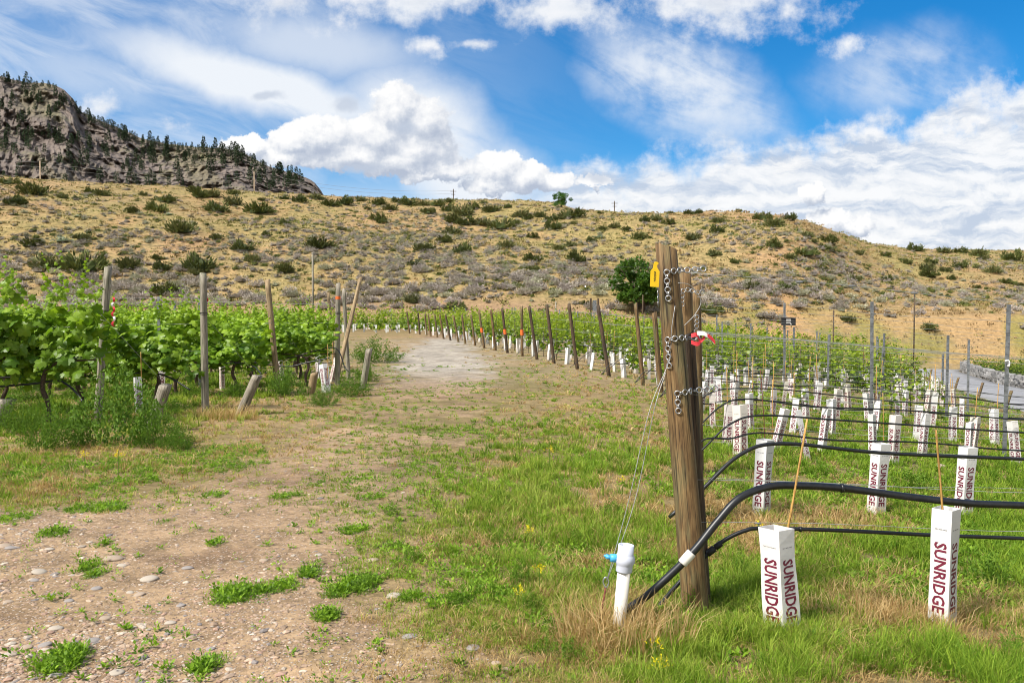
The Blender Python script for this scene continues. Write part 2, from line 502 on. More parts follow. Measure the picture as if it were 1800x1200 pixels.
# ------------------------------------------------------------------ sky, sun, camera
SUN_EL, SUN_AZ = 50.0, -125.0     # azimuth clockwise from +Y: behind the camera, to its left
def build_world():
    w = bpy.data.worlds.new('World'); scene.world = w; w.use_nodes = True
    t = NT(w.node_tree); bg = w.node_tree.nodes['Background']
    sky = t.new('ShaderNodeTexSky', sky_type='NISHITA', sun_disc=False)
    sky.sun_elevation = R(SUN_EL); sky.sun_rotation = R(SUN_AZ % 360); sky.altitude = 400; sky.ozone_density = 2.5; sky.dust_density = .3; sky.air_density = 1.0
    D = t.new('ShaderNodeTexCoord').outputs['Generated']
    sp = t.new('ShaderNodeSeparateXYZ'); t.l.new(D, sp.inputs[0])
    dx, dy, dz = sp.outputs
    dyc = t.m('MAXIMUM', dy, .12)
    # horizontal / vertical position in the sky, as tangents about the +Y axis, 14.5 units per unit tangent
    sx = t.m('MULTIPLY_ADD', t.m('DIVIDE', dx, dyc), 14.5, 9.0)
    sy = t.m('MULTIPLY_ADD', t.m('DIVIDE', dz, dyc), -14.5, 5.56)
    cb = t.new('ShaderNodeCombineXYZ'); t.l.new(sx, cb.inputs[0]); t.l.new(sy, cb.inputs[1]); P0 = cb.outputs[0]
    # ragged edges: warp the position with noise
    wn = t.noise(P0, .9, 6, .6, col=True)
    P = t.v('ADD', P0, t.scl(t.v('SUBTRACT', wn, (.5, .5, .5)), (.9, .55, 0)))
    def ell(Pv, cx, cy, rx, ry, ang=0.0):
        a = R(ang); q = t.v('SUBTRACT', Pv, (cx, cy, 0))
        if ang:
            dxs = t.v('DOT_PRODUCT', q, (math.cos(a) / rx, math.sin(a) / rx, 0)); dys = t.v('DOT_PRODUCT', q, (-math.sin(a) / ry, math.cos(a) / ry, 0))
            return t.m('SQRT', t.m('MULTIPLY_ADD', dxs, dxs, t.m('MULTIPLY', dys, dys)))
        return t.v('LENGTH', t.v('MULTIPLY', q, (1 / rx, 1 / ry, 0)))
    def soft(*a): return t.ss(ell(P, *a), 1.0, .15)
    def mx(*xs):
        o = xs[0]
        for x in xs[1:]: o = t.m('MAXIMUM', o, x)
        return o
    def mul(a, b): return t.m('MULTIPLY', a, b)
    # blue
    up = t.ss(sy, 6.0, -1.0)
    tint = t.mix(up, (.5, 1.05, 1.35), (.11, .92, 1.45))
    S = 10.0
    col = t.mix(1.0, sky.outputs[0], tint, 'MULTIPLY')
    # thin veils: streaky noise, stretched along the drift of the cirrus (down to the right)
    a = R(22)
    rot = t.new('ShaderNodeCombineXYZ')
    t.set(rot.inputs[0], t.v('DOT_PRODUCT', P0, (math.cos(a) * .28, math.sin(a) * .28, 0))); t.set(rot.inputs[1], t.v('DOT_PRODUCT', P0, (-math.sin(a), math.cos(a), 0)))
    streak = t.noise(rot.outputs[0], 1.5, 8, .6, .6)
    puff = t.noise(P0, 1.15, 9, .6)
    band = mx(soft(4.6, 1.55, 4.9, .85, 17), soft(7.4, 2.3, 2.4, 1.45, 32), mul(soft(8.3, 3.2, 2.2, 1.3, 20), .95), mul(soft(5.6, .85, 3.2, .9, 10), .65), mul(soft(1.6, 1.4, 2.6, .9, 20), .5))
    veil = mul(band, t.ss(streak, .2, .5, .6, 1.08))
    wisp = mx(mul(soft(11.9, 1.5, 2.6, 1.3, 25), .95), mul(soft(15.8, 1.3, 2.1, 1.1, -10), .6), mul(soft(12.9, 2.0, 1.6, .8, 30), .7))
    veil2 = mul(wisp, t.ss(t.m('ADD', mul(streak, .5), mul(puff, .5)), .34, .62, .16, 1.0))
    hz = mul(t.ss(sy, 2.6, 4.2), .75)
    base = mul(t.ss(t.m('SUBTRACT', 18.0, sx), 6.0, 16.5), t.ss(streak, .3, .65, .17, .62))
    vm = mx(veil, veil2, hz, base)
    col = t.mix(vm, col, (8.3 * S / 10, 8.75 * S / 10, 9.35 * S / 10))
    # upper cloud bank
    pk = t.m('SUBTRACT', puff, .5)
    def cut(d, amt, w0, w1): return t.ss(t.m('MULTIPLY_ADD', pk, amt, d), w0, w1)
    dtop = mx(t.m('SUBTRACT', 1, ell(P, 6.6, -.25, 3.6, .85)), t.m('SUBTRACT', 1, ell(P, 9.6, .2, 1.5, .5)), t.m('SUBTRACT', 1, ell(P, 12.6, .15, 2.3, .75)), t.m('SUBTRACT', 1, ell(P, 17.6, 2.0, 1.5, .8)), t.m('SUBTRACT', .8, ell(P, 14.1, 2.9, 1.2, .3)), t.m('SUBTRACT', .9, ell(P, 7.6, .9, .45, .3)), t.m('SUBTRACT', .75, ell(P, 8.3, .85, .6, .2)), t.m('SUBTRACT', .8, ell(P, 14.8, .85, .6, .35)), t.m('SUBTRACT', .9, ell(P, 1.8, 1.98, .75, .36)), t.m('SUBTRACT', .75, ell(P, 3.25, 2.17, .6, .25)))
    tm = cut(dtop, 2.6, .0, .85)
    sh = t.noise(t.v('ADD', t.scl(P0, (.7, 1.5, 1)), (3, 5, 0)), 1.3, 7, .6)
    wcol = t.ramp(sh, [(.3, (7.2, 7.6, 8.3)), (.48, (8.7, 8.95, 9.3)), (.64, (9.5, 9.5, 9.6))])
    col = t.mix(mul(tm, .93), col, wcol)
    # broken layer over the right half, down to the skyline
    ln = t.m('SUBTRACT', sy, t.m('MULTIPLY_ADD', sx, -.165, 4.72))
    lm = mul(t.ss(t.m('MULTIPLY_ADD', pk, 2.2, ln), -.25, .45), t.ss(sx, 8.2, 10.5))
    lay = t.noise(t.v('ADD', t.scl(P, (.42, 1.35, 1)), (11, 2, 0)), 1.35, 9, .6, .3)
    lay2 = t.noise(t.v('ADD', t.scl(P, (.42, 1.35, 1)), (11.05, 2.16, 0)), 1.35, 9, .6, .3)
    emb = t.m('SUBTRACT', lay, lay2)
    lb = t.m('ADD', lay, mul(emb, 1.2))
    lcol = t.ramp(lb, [(.30, (5.4, 6.2, 7.5)), (.43, (7.1, 7.6, 8.4)), (.53, (8.5, 8.7, 9.0)), (.66, (9.5, 9.5, 9.55))])
    col = t.mix(mul(lm, .95), col, lcol)
    # low cumulus, lit from the upper left
    B = [(7.0, 1.95, .5, .52), (7.45, 2.2, .55, .5), (6.65, 2.4, .6, .42), (7.35, 2.65, .75, .42), (5.65, 2.4, .8, .38), (6.3, 2.72, 1.0, .33), (7.0, 2.85, 1.0, .27), (5.15, 2.5, .5, .28),
         (4.35, 2.62, .55, .22), (5.0, 2.78, .8, .2), (7.85, 2.98, .55, .24), (7.4, 3.08, .5, .14), (8.75, 3.0, .5, .36), (9.25, 3.12, .6, .3), (8.7, 3.27, .65, .18), (9.7, 3.2, .45, .2),
         (14.3, 3.42, .25, .2), (14.55, 3.9, .5, .26), (14.95, 3.98, .5, .22), (10.45, 3.22, .35, .12)]
    def cum(Pv):
        o = None
        wb = t.noise(Pv, 3.4, 7, .62, col=True)
        Pw = t.v('ADD', Pv, t.scl(t.v('SUBTRACT', wb, (.5, .5, .5)), (.62, .50, 0)))
        for (cx, cy, rx, ry) in B:
            d = t.v('LENGTH', t.v('MULTIPLY_ADD', Pw, (1 / rx, 1 / ry, 0), (-cx / rx, -cy / ry, 0)))
            o = d if o is None else t.m('SMOOTH_MIN', o, d, .25)
        return t.m('SUBTRACT', 1.0, o)
    c0 = cum(P0); c1 = cum(t.v('ADD', P0, (-.12, -.24, 0)))
    cm = t.ss(c0, -.04, .17)
    lit = t.m('SUBTRACT', c0, c1)
    fine = t.noise(P0, 5.5, 6, .6)
    lv = t.m('ADD', t.m('MULTIPLY_ADD', lit, .66, .40), t.m('MULTIPLY', t.m('SUBTRACT', fine, .5), .6))
    ccol = t.ramp(lv, [(.08, (4.6, 5.2, 6.4)), (.32, (6.0, 6.5, 7.4)), (.55, (8.2, 8.4, 8.8)), (.78, (9.7, 9.7, 9.7))])
    col = t.mix(cm, col, ccol)
    # scraps of grey cloud in front
    G = [(4.75, 1.75, .3, .13), (6.15, 1.9, .28, .2), (10.4, 3.2, .38, .14), (7.1, 2.32, .35, .15), (6.3, 2.98, .55, .12)]
    g = None
    for q in G:
        d = t.ss(ell(P, *q), 1.1, .3); g = d if g is None else t.m('MAXIMUM', g, d)
    col = t.mix(mul(g, .72), col, (5.2, 5.9, 7.1))
    # the half of the sky behind the camera: plain broken cloud
    fr = t.ss(dy, .02, .2)
    back = t.mix(t.ss(t.noise(D, 2.2, 6, .6), .4, .6), sky.outputs[0], (8.4, 8.5, 8.7))
    col = t.mix(fr, back, col)
    t.l.new(col, bg.inputs['Color']); bg.inputs['Strength'].default_value = .0675
build_world()
sun = bpy.data.lights.new('sun', 'SUN'); sun.energy = 4.7; sun.angle = R(11); sun.color = (1, .95, .87)
so = bpy.data.objects.new('sun', sun); COL.objects.link(so)
_d = Vector((math.sin(R(SUN_AZ)) * math.cos(R(SUN_EL)), math.cos(R(SUN_AZ)) * math.cos(R(SUN_EL)), math.sin(R(SUN_EL))))
so.rotation_euler = _d.to_track_quat('Z', 'Y').to_euler()
cam = bpy.data.cameras.new('camera'); co_ = bpy.data.objects.new('camera', cam); COL.objects.link(co_)
cam.sensor_width = 36; cam.lens = 36 * FPX / 1800; cam.clip_end = 6000; cam.clip_start = .05
co_.location = (0, 0, CAMZ); co_.rotation_euler = (R(90) - TILT, 0, 0)
scene.camera = co_
scene.cycles.pixel_filter_type = 'BLACKMAN_HARRIS'; scene.cycles.filter_width = 1.0
scene.view_settings.view_transform = 'Standard'; scene.view_settings.look = 'None'; scene.view_settings.exposure = .62; scene.view_settings.gamma = 1
# ------------------------------------------------------------------ what grows where: green, dry (given at spots of the ground seen in the photo, then fixed to the ground)
CP = np.array([
 (50,1150,.02,.03),(200,1060,.02,.03),(350,960,.02,.03),(100,970,.04,.05),(450,1110,.04,.04),(550,1010,.2,.05),(600,1150,.06,.1),(300,885,.04,.08),(450,860,.08,.08),(560,800,.1,.12),(600,870,.2,.1),(0,1000,.03,.03),(0,1190,.02,.03),(300,1180,.02,.03),(500,930,.04,.06),(200,930,.03,.05),
 (60,835,.75,.5),(200,850,.5,.3),(280,825,.6,.3),(400,805,.5,.3),(100,770,.6,.6),(300,800,.45,.6),(400,775,.35,.8),(350,745,.35,.95),(450,725,.4,.9),(550,745,.5,.5),(600,700,.55,.4),(300,700,.8,.6),(100,700,.9,.6),(180,810,.3,.7),
 (500,765,.12,.35),(620,765,.35,.2),(680,732,.4,.15),(750,702,.3,.1),(800,662,.03,.02),(740,632,.02,.02),(860,650,.12,.15),(720,660,.08,.08),(700,617,.05,.15),(640,660,.7,.4),(660,690,.4,.3),(800,630,.02,.03),(880,672,.3,.25),(780,625,.03,.04),(820,720,.45,.15),
 (700,835,.5,.12),(800,785,.75,.1),(720,790,.5,.1),(650,905,.45,.15),(800,850,.75,.25),(600,835,.18,.15),(780,815,.25,.12),
 (920,690,.6,.55),(1000,700,.5,.8),(1000,655,.4,.9),(940,645,.4,.7),(1100,720,.6,.7),(900,800,.9,.4),(1000,850,1,.5),(1100,900,.85,.6),(900,950,.85,.5),(800,950,.45,.45),(1000,1000,.95,.5),(950,1100,.5,.22),(800,1080,.25,.18),(700,1180,.1,.1),(850,1180,.25,.2),(700,1050,.25,.3),(1050,1080,.5,.85),(1050,1150,.55,.5),(1130,1100,.5,.9),(1200,1180,.9,.3),(860,1030,.5,.3),
 (1300,950,1,.3),(1500,960,1.1,.25),(1700,980,1.2,.12),(1500,905,.5,1.0),(1340,925,.6,.9),(1420,915,.5,1.0),(1700,925,.8,.4),(1600,850,1.1,.2),(1400,850,1.1,.2),(1300,800,1,.5),(1750,850,1.1,.2),(1500,1070,.45,1.1),(1600,1085,.4,1.1),(1760,1080,.6,.8),(1400,1150,1,.4),(1700,1160,1.1,.3),(1500,785,1,.3),(1700,770,1,.3),(1400,730,.9,.45),(1600,710,.9,.4),(1300,900,.7,.7),(1300,1030,1,.3),
 (660,640,.8,.4),(690,690,.45,.2),(940,660,.6,.6),(900,700,.5,.4),(660,612,.5,.6),(680,600,.4,.8),(100,690,1.0,.4),(60,650,.9,.4),(300,665,.9,.5),(420,670,.9,.5),(520,665,.8,.5),(220,640,.9,.4),(700,605,.3,.8),(620,620,.6,.5),(620,600,.4,.7),(850,622,.4,.8),(1000,605,.5,.6),(1150,640,.6,.6),(1300,650,.8,.4),(1700,680,.8,.4)], float)
def cover(px, py):
    px = np.clip(px, -250, 2050); py = np.clip(py, 596, 1230)
    num = np.zeros((2,) + px.shape); den = np.zeros(px.shape) + 1e-9
    for a, b, g, d in CP:
        sy = 13 + .16 * max(b - 590, 0) ** .85; sxx = sy * 2.2
        w = np.exp(-.5 * (((px - a) / sxx) ** 2 + ((py - b) / sy) ** 2)) + 1e-5 / (1 + ((px - a) / 200) ** 2 + ((py - b) / 80) ** 2) ** 2
        num[0] += w * g; num[1] += w * d; den += w
    return num[0] / den, num[1] / den
PATCH = [(165,893,60,17),(40,908,38,18),(150,855,30,9),(230,842,48,12),(262,828,40,10),(372,795,92,12),(402,815,62,9),(405,786,60,9),(180,812,42,13),(60,832,60,15),(20,845,40,14),(118,1158,42,12),(180,957,14,8),(100,936,20,7),(375,870,22,9),(290,863,15,5),(290,918,11,5),(382,952,11,12),(640,1025,42,20),(590,1042,20,8),(500,1032,34,10),(412,1046,40,12),(462,1040,20,9),(622,930,25,13),(500,870,25,7),(722,690,52,6),(742,718,38,5),(832,677,62,6),(640,718,42,7),(600,735,50,7),(560,850,25,6),(620,845,20,6),(655,872,24,6),(690,862,20,7),(735,820,40,7),(790,760,50,6),(860,760,60,8),(600,795,22,5),(640,788,18,5),(760,652,22,4),(520,735,40,7),(360,1165,30,14),(170,1010,14,6),(160,995,16,6),(720,1050,26,10),(800,1058,40,14),(860,1040,40,16),(730,985,30,12),(690,960,24,9),(575,1085,22,8),(545,1005,18,7),(700,650,20,3),(688,664,25,4),(722,668,18,3),(850,690,34,4),(780,645,15,2),(905,655,34,4),(930,700,44,7),(705,638,12,2),(872,640,22,2),(960,1100,30,14),(920,970,40,14)]
PW = [(ground(a, b), rx / FPX, ry) for a, b, rx, ry in PATCH]

# ------------------------------------------------------------------ ground sheet: rings about the origin, fine in front, out to the horizon
def build_ground():
    th = np.radians(np.concatenate([np.arange(-180, -48, 6.0), np.arange(-48, 48, .16), np.arange(48, 180, 6.0)]))
    r = [0.6]
    while r[-1] < 3000: r.append(r[-1] * (1.011 if r[-1] < 60 else 1.009 if r[-1] < 210 else 1.12))
    r = np.array(r); nt, nr = len(th), len(r)
    X = (r[:, None] * np.sin(th)[None]).ravel(); Y = (r[:, None] * np.cos(th)[None]).ravel()
    Z = H(X, Y)
    Yc = np.maximum(Y, .5)
    px, py = project(X, Yc, Z)
    g, d = cover(px, py)
    pat = fbm(X * 1.3, Y * 1.3, 5, 21); pat2 = fbm(X * .35, Y * .35, 4, 44)
    dirt = np.array([.315, .217, .128]) * (1 + .25 * pat2[:, None]) ; damp = np.array([.20, .13, .078])
    dirt = dirt + (damp - dirt) * (sstep(.05, .4, fbm(X * .9, Y * 1.6, 4, 77)) * .75)[:, None]
    pale = np.array([.34, .30, .245])[None] * (1 + .30 * fbm(X * 1.6, Y * .9, 4, 47))[:, None]
    pm = np.clip(sstep(17, 26, Y) * (1 - sstep(48, 55, Y)), 0, 1)
    dirt = dirt + (pale - dirt) * pm[:, None]
    straw = np.array([.285, .195, .095]); grn = np.array([.12, .115, .035])  # tones under the grass, darkened to include the shade between tufts
    pat3 = fbm(X * 3.5, Y * 3.5, 3, 23)
    tot = np.clip(sstep(.22, .72, (g + d) * .8 + .38 * pat + .2 * pat3), 0, 1)
    fr = np.clip(g / (g + d + .05) + .5 * pat2, 0, 1)
    cov = straw + (grn - straw) * fr[:, None]
    C = dirt + (cov - dirt) * (tot * .85)[:, None]
    far = sstep(79, 84, Y + .3 * fbm(X * .2, Y * .2, 2, 3) * 6)
    hill = np.array([.32, .22, .105]) + np.array([-.06, .0, -.03]) * fbm(X / 12, Y / 12, 4, 12)[:, None]
    foot = (1 - sstep(86, 92, Y)) * far
    bare = np.array([.27, .175, .11]); orange = np.array([.37, .24, .115])
    fcol = bare + (orange - bare) * sstep(0, 25, X)[:, None]
    hill = hill + (fcol - hill) * (foot * .9)[:, None]
    gp = sstep(-.25, .2, fbm(X / 7, Y / 4, 4, 71)) * foot * sstep(10, 25, X)
    hill = hill + (np.array([.20, .19, .05]) - hill) * (gp * .8)[:, None]
    bl = sstep(.25, .6, fbm(X / 9, Y / 9, 4, 61)) * sstep(.15, .3, X / np.maximum(Y, 1)) * (1 - sstep(.35, .5, X / np.maximum(Y, 1)))
    hill = hill + (np.array([.42, .24, .12]) - hill) * (bl * .8)[:, None]
    C = C + (hill - C) * far[:, None]
    i = np.arange(nr - 1)[:, None] * nt; j = np.arange(nt)[None]; k = (j + 1) % nt
    F = np.stack([i + j, i + nt + j, i + nt + k, i + k], -1).reshape(-1, 4)[:, ::-1]
    V = np.concatenate([np.stack([X, Y, Z], 1), [[0, 0, Hs(0, 0.01)]]])
    C = np.concatenate([C, [[.3, .2, .15]]])
    cap = np.stack([np.full(nt, len(V) - 1), np.arange(nt), (np.arange(nt) + 1) % nt], 1)
    me = make_mesh('ground', V, [F, cap[:, ::-1]], M['terrain'], None, np.clip(C, .01, .9))
    for nm, arr in (('rough_mask', np.append(np.clip(1.15 - tot, 0, 1) * (1 - far), 0)), ('far_mask', np.append(far * (1 - .9 * foot), 0))):
        a = me.attributes.new(nm, 'FLOAT', 'POINT'); a.data.foreach_set('value', arr.astype(np.float32))
    o = put('ground', me); tag(o, kind='structure')
build_ground()

# ------------------------------------------------------------------ road below the vineyard, and its low stone wall
ROAD_L = [(38.5, 80.5), (35.5, 72), (27.5, 54), (20.8, 38), (16.2, 26.6), (12.5, 17), (10, 8)]
ROAD_R = [(44, 80.5), (41.5, 76), (35.0, 56), (29.5, 40), (24.5, 27), (20, 15), (17, 7)]
def road_edge(pts, n=90):
    p = smooth_path([(a, b, 0) for a, b in pts], n); return p
def build_road():
    a, b = road_edge(ROAD_L), road_edge(ROAD_R); n = len(a); k = 9
    V = []
    for i in range(n):
        for j in range(k):
            q = a[i] + (b[i] - a[i]) * (0, .004, .2, .35, .5, .65, .8, .996, 1)[j]; V.append((q[0], q[1], 0))
    V = np.array(V); V[:, 2] = H(V[:, 0], V[:, 1]) + .07; V[0::k, 2] -= .3; V[k - 1::k, 2] -= .3
    i = np.arange(n - 1)[:, None] * k; j = np.arange(k - 1)[None]
    F = np.stack([i + j, i + k + j, i + k + j + 1, i + j + 1], -1).reshape(-1, 4)
    tag(put('road', make_mesh('road', V, [F], M['road'])), kind='structure')
build_road()
def build_wall():
    e = road_edge(ROAD_R, 260); g = Geo()
    ico = bpy.data.meshes.new('t'); 
    for lay in range(4):
        for i in range(len(e) - 1):
            if e[i][1] < 12 or e[i][1] > 80: continue
            L = np.linalg.norm(e[i + 1] - e[i]); m = max(1, int(L / .42))
            for q in range(m):
                p = e[i] + (e[i + 1] - e[i]) * (q + rnd.random() * .3) / m
                sx = rnd.uniform(.42, .6); Mr = Matrix.Rotation(math.atan2(*(e[i + 1] - e[i])[[1, 0]]) + rnd.uniform(-.2, .2), 3, 'Z') @ Matrix.Rotation(rnd.uniform(-.2, .2), 3, 'Y')
                V, F = box_vf((p[0] + .45 + rnd.uniform(-.05, .05), p[1], Hs(p[0], p[1]) + .1 + .22 * lay), (sx, rnd.uniform(.35, .5), .24), Mr)
                V = V + rng.normal(size=V.shape) * .03
                c = rnd.uniform(.14, .34); g.add(V, F, 0, (c, c * .97, c * .94))
    tag(put('stone_wall', g.mesh('stone_wall', [M['stone']], False)), 'low grey dry stone wall along the far side of the concrete road', 'wall')
build_wall()

# ------------------------------------------------------------------ rocky mountain behind the hill
MR_PX = np.array([-1200, -700, -300, -100, 0, 50, 100, 120, 135, 148, 165, 200, 250, 300, 350, 400, 430, 450, 470, 500, 530, 555, 566, 575, 640], float)
MR_PY = np.array([30, 60, 90, 118, 136, 148, 152, 162, 178, 200, 208, 222, 244, 256, 260, 264, 270, 281, 293, 302, 309, 322, 336, 352, 420], float)
def build_mountain():
    np_, ns = 760, 190
    pxs = np.linspace(-900, 640, np_); s = np.linspace(0, 1, ns) ** 0.9
    crest = np.interp(pxs, MR_PX, MR_PY)
    crest = crest + 1.6 * fbm(pxs / 14, pxs * 0, 4, 3)
    P, S = np.meshgrid(pxs, s, indexing='ij'); Cc = np.repeat(crest[:, None], ns, 1)
    D0 = 560 + .06 * (P + 0); D1 = 880 + .10 * P
    prof = S
    py = 430 + (Cc - 430) * (prof)
    Y = D0 + (D1 - D0) * S ** .95
    u = P / 60; v = S * 7
    cl = fbm(u * .8, v * 1.1, 5, 9) + .55 * np.abs(fbm(u * 1.7 + 5, v * .8, 4, 19))
    amp = sstep(0, .1, S) * (1 - .75 * sstep(.9, 1, S))
    terr = np.abs(((S * 5.0 + 1.3 * fbm(u * .4, v * .2, 3, 29)) % 1.0) - .5) * 2
    Y = Y + amp * (16 * cl + 9 * (terr - .5) + 18 * (np.abs(fbm(u * 2.2, v * 1.5, 4, 39)) - .2) * 1.6 + 7 * fbm(u * 9, v * 6, 3, 49))
    X = (P - 900) / FPX * Y
    Z = CAMZ + (556 - py) / FPX * Y
    n = fbm(P / 40, S * 8, 5, 51)
    talus = sstep(.1, .45, fbm(P / 90, S * 3.2, 4, 63)) 
    col = np.array([.165, .132, .112])[None, None] * (1 + .3 * n[..., None])
    col = col + (np.array([.17, .145, .085]) - col) * (talus * .75)[..., None]
    V = np.stack([X, Y, Z], -1).reshape(-1, 3)
    i = np.arange(np_ - 1)[:, None] * ns; j = np.arange(ns - 1)[None]
    F = np.stack([i + j, i + ns + j, i + ns + j + 1, i + j + 1], -1).reshape(-1, 4)
    # back side
    back = V.reshape(np_, ns, 3)[:, -1].copy(); back2 = back.copy(); back2[:, 1] += 260; back2[:, 2] = -5; back2[:, 0] *= 1.25
    V = np.concatenate([V, back2]); o = np_ * ns; k = np.arange(np_ - 1)
    FB = np.stack([k * ns + ns - 1, (k + 1) * ns + ns - 1, o + k + 1, o + k], -1)
    C = np.concatenate([col.reshape(-1, 3), np.tile([.3, .27, .25], (np_, 1))])
    me = make_mesh('mountain', V, [F, FB], M['rock'], None, np.clip(C, .02, .8), False)
    tag(put('mountain', me), kind='structure')
    return np.stack([X, Y, Z], -1), pxs, s, crest
MT, MT_PX, MT_S, MT_CR = build_mountain()

# ------------------------------------------------------------------ grass, straw, weeds and gravel
def ground_many(px, py):
    d = np.stack([(px - 900) / FPX, CT + (600 - py) / FPX * ST, -ST + (600 - py) / FPX * CT], 1)
    z = np.zeros(len(px))
    for _ in range(14):
        t = (z - CAMZ) / d[:, 2]
        X, Y = d[:, 0] * t, d[:, 1] * t
        ok = (t > 0) & (Y < 90); z = np.where(ok, .5 * z + .5 * H(np.where(ok, X, 0), np.where(ok, Y, 10)), z)
    ok = (t > 0) & (Y < 84) & (Y > 1.2)
    return X, Y, H(X, Y), ok

def edge_x(y):   # right border of the vineyard
    return np.interp(np.asarray(y, float), [8, 18, 26.6, 38, 55, 75], [9.5, 11.3, 15.2, 19.6, 24.2, 25.5])

def build_grass():
    def sample(n, lo=590):
        px = rng.uniform(-260, 2060, n); py = lo + (1235 - lo) * rng.random(n) ** .9
        X, Y, Z, ok = ground_many(px, py); ok &= X < edge_x(Y) + 1.0
        px, py, X, Y, Z = [a[ok] for a in (px, py, X, Y, Z)]
        return px, py, X, Y, Z, *cover(px, py)
    # blades stand in tufts: one tone, height and lean per tuft
    def tufts(X, Y, Z, h, w, nb, rad, col, lean0, lean1, jit):
        n = len(X); q = np.repeat(np.arange(n), nb); m = len(q)
        a = rng.uniform(0, 6.3, m); r_ = rng.random(m) ** .6 * rad[q]
        x, y = X[q] + np.cos(a) * r_, Y[q] + np.sin(a) * r_
        hh = h[q] * rng.uniform(.45, 1.05, m); la = a + rng.normal(0, .7, m)
        c = col[q] * (1 + jit * rng.normal(size=(m, 1)))
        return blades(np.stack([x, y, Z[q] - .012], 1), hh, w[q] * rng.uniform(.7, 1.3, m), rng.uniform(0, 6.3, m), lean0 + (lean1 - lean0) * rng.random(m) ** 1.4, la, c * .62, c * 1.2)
    def patches(X, Y, wob):
        hv = np.zeros(len(X))
        for c, rx, ry in PW:
            rr = np.hypot((X - c.x) / (rx * c.y * 1.05), (Y - c.y) / (rx * c.y * .8 + .06)) + wob; hv = np.maximum(hv, sstep(1.2, .5, rr))
        return hv
    px, py, X, Y, Z, g, d = sample(150000)
    clump = fbm(X * 1.1, Y * 1.1, 4, 90) * .75 + fbm(X * 4, Y * 4, 2, 91) * .6
    hv = patches(X, Y, .6 * fbm(X * 4, Y * 4, 3, 92))
    pr = np.maximum(np.clip(g * .78 * (1 + 2.2 * clump) - .07, 0, 1), hv * .9)
    keep = rng.random(len(X)) < pr; X, Y, Z, g, d, hv, cl = [a[keep] for a in (X, Y, Z, g, d, hv, clump)]; n = len(X)
    tall = sstep(.3, 1.0, g) * (1 - hv); left = sstep(-3.6, -4.6, X) * sstep(11, 12.5, Y) * (1 - sstep(24, 26, Y))
    h = (.035 + rng.random(n) ** 2.6 * (.03 + .14 * tall) + .03 * np.clip(cl, 0, 1) * tall + .14 * left * rng.random(n)) * np.where(hv > .3, .8, 1)
    t = rng.random((n, 1)); yel = np.clip(sstep(.15, 1., d / (g + d + .01)) * .8 + .4 * fbm(X * .8, Y * .8, 3, 95) + .16 * rng.normal(size=n), 0, 1)[:, None]
    deep, light, straw = np.array([.09, .20, .012]), np.array([.42, .55, .06]), np.array([.62, .48, .20])
    col = deep + (light - deep) * np.clip(t * .7 + yel * .4, 0, 1); col = col + (straw - col) * np.clip(yel * 1.15 - .33, 0, .8)
    col = np.where((hv > .35)[:, None], np.array([.07, .20, .010]) + (np.array([.20, .38, .025]) - np.array([.07, .20, .010])) * t, col)
    nb = rng.integers(7, 17, n); rad = rng.uniform(.012, .05, n) + .0011 * Y
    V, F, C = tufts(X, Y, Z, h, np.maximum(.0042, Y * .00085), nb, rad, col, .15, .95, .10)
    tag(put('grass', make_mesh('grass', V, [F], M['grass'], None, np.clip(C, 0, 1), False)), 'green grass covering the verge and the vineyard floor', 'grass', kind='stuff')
    print('grass', n, len(F))
    px, py, X, Y, Z, g, d = sample(100000)
    clump = fbm(X * 1.0, Y * 1.0, 4, 190) * .8 + fbm(X * 5, Y * 5, 2, 191) * .6
    pr = np.clip((d * .48 + .20 * sstep(.3, .9, g)) * (1 + 1.7 * clump) - .05, 0, 1)
    keep = rng.random(len(X)) < pr; X, Y, Z, g, d, cl = [a[keep] for a in (X, Y, Z, g, d, clump)]; n = len(X)
    h = .035 + rng.random(n) ** 2.2 * (.03 + .12 * np.clip(d, 0, 1.3)) + .03 * np.clip(cl, 0, 1)
    t = rng.random((n, 1)); col = np.array([.33, .20, .075]) + (np.array([.74, .54, .26]) - np.array([.33, .20, .075])) * t
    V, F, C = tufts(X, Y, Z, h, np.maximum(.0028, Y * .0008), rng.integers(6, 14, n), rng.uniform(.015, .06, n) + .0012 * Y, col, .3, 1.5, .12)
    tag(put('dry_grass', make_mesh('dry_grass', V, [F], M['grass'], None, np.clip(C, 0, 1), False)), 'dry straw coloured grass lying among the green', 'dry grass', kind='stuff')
    print('dry', n, len(F))
    # broad-leaved weeds: flat rosettes of small leaves
    px, py, X, Y, Z, g, d = sample(60000, 640)
    pr = np.clip((g - .12) * .75, 0, .5) * sstep(-.05, .12, fbm(X * 1.1, Y * 1.1, 3, 290)) + .014
    for c, rx, ry in PW:
        rr = np.hypot((X - c.x) / (rx * c.y * 1.05), (Y - c.y) / (rx * c.y * .8 + .06)) + .6 * fbm(X * 4, Y * 4, 3, 92); pr = np.maximum(pr, sstep(1.1, .4, rr) * .9)
    keep = rng.random(len(X)) < pr; X, Y, Z = X[keep], Y[keep], Z[keep]; n = len(X); k = 20
    L = np.repeat(rng.uniform(.014, .032, n) * (1 + .35 * (X > .8)), k) * rng.uniform(.6, 1.1, n * k)
    az = rng.uniform(0, 6.3, n * k); el = rng.uniform(.05, 1.1, n * k)
    D = np.stack([np.cos(az) * np.cos(el), np.sin(az) * np.cos(el), np.sin(el)], 1)
    P = np.repeat(np.stack([X, Y, Z], 1), k, 0) + D * (rng.random((n * k, 1)) * np.repeat(rng.uniform(.02, .075, n), k)[:, None])
    N = unit_dirs(n * k) * .5 + np.array([0, 0, 1])
    tone = np.repeat(rng.random((n, 1)), k, 0) * .6 + rng.random((n * k, 1)) * .4
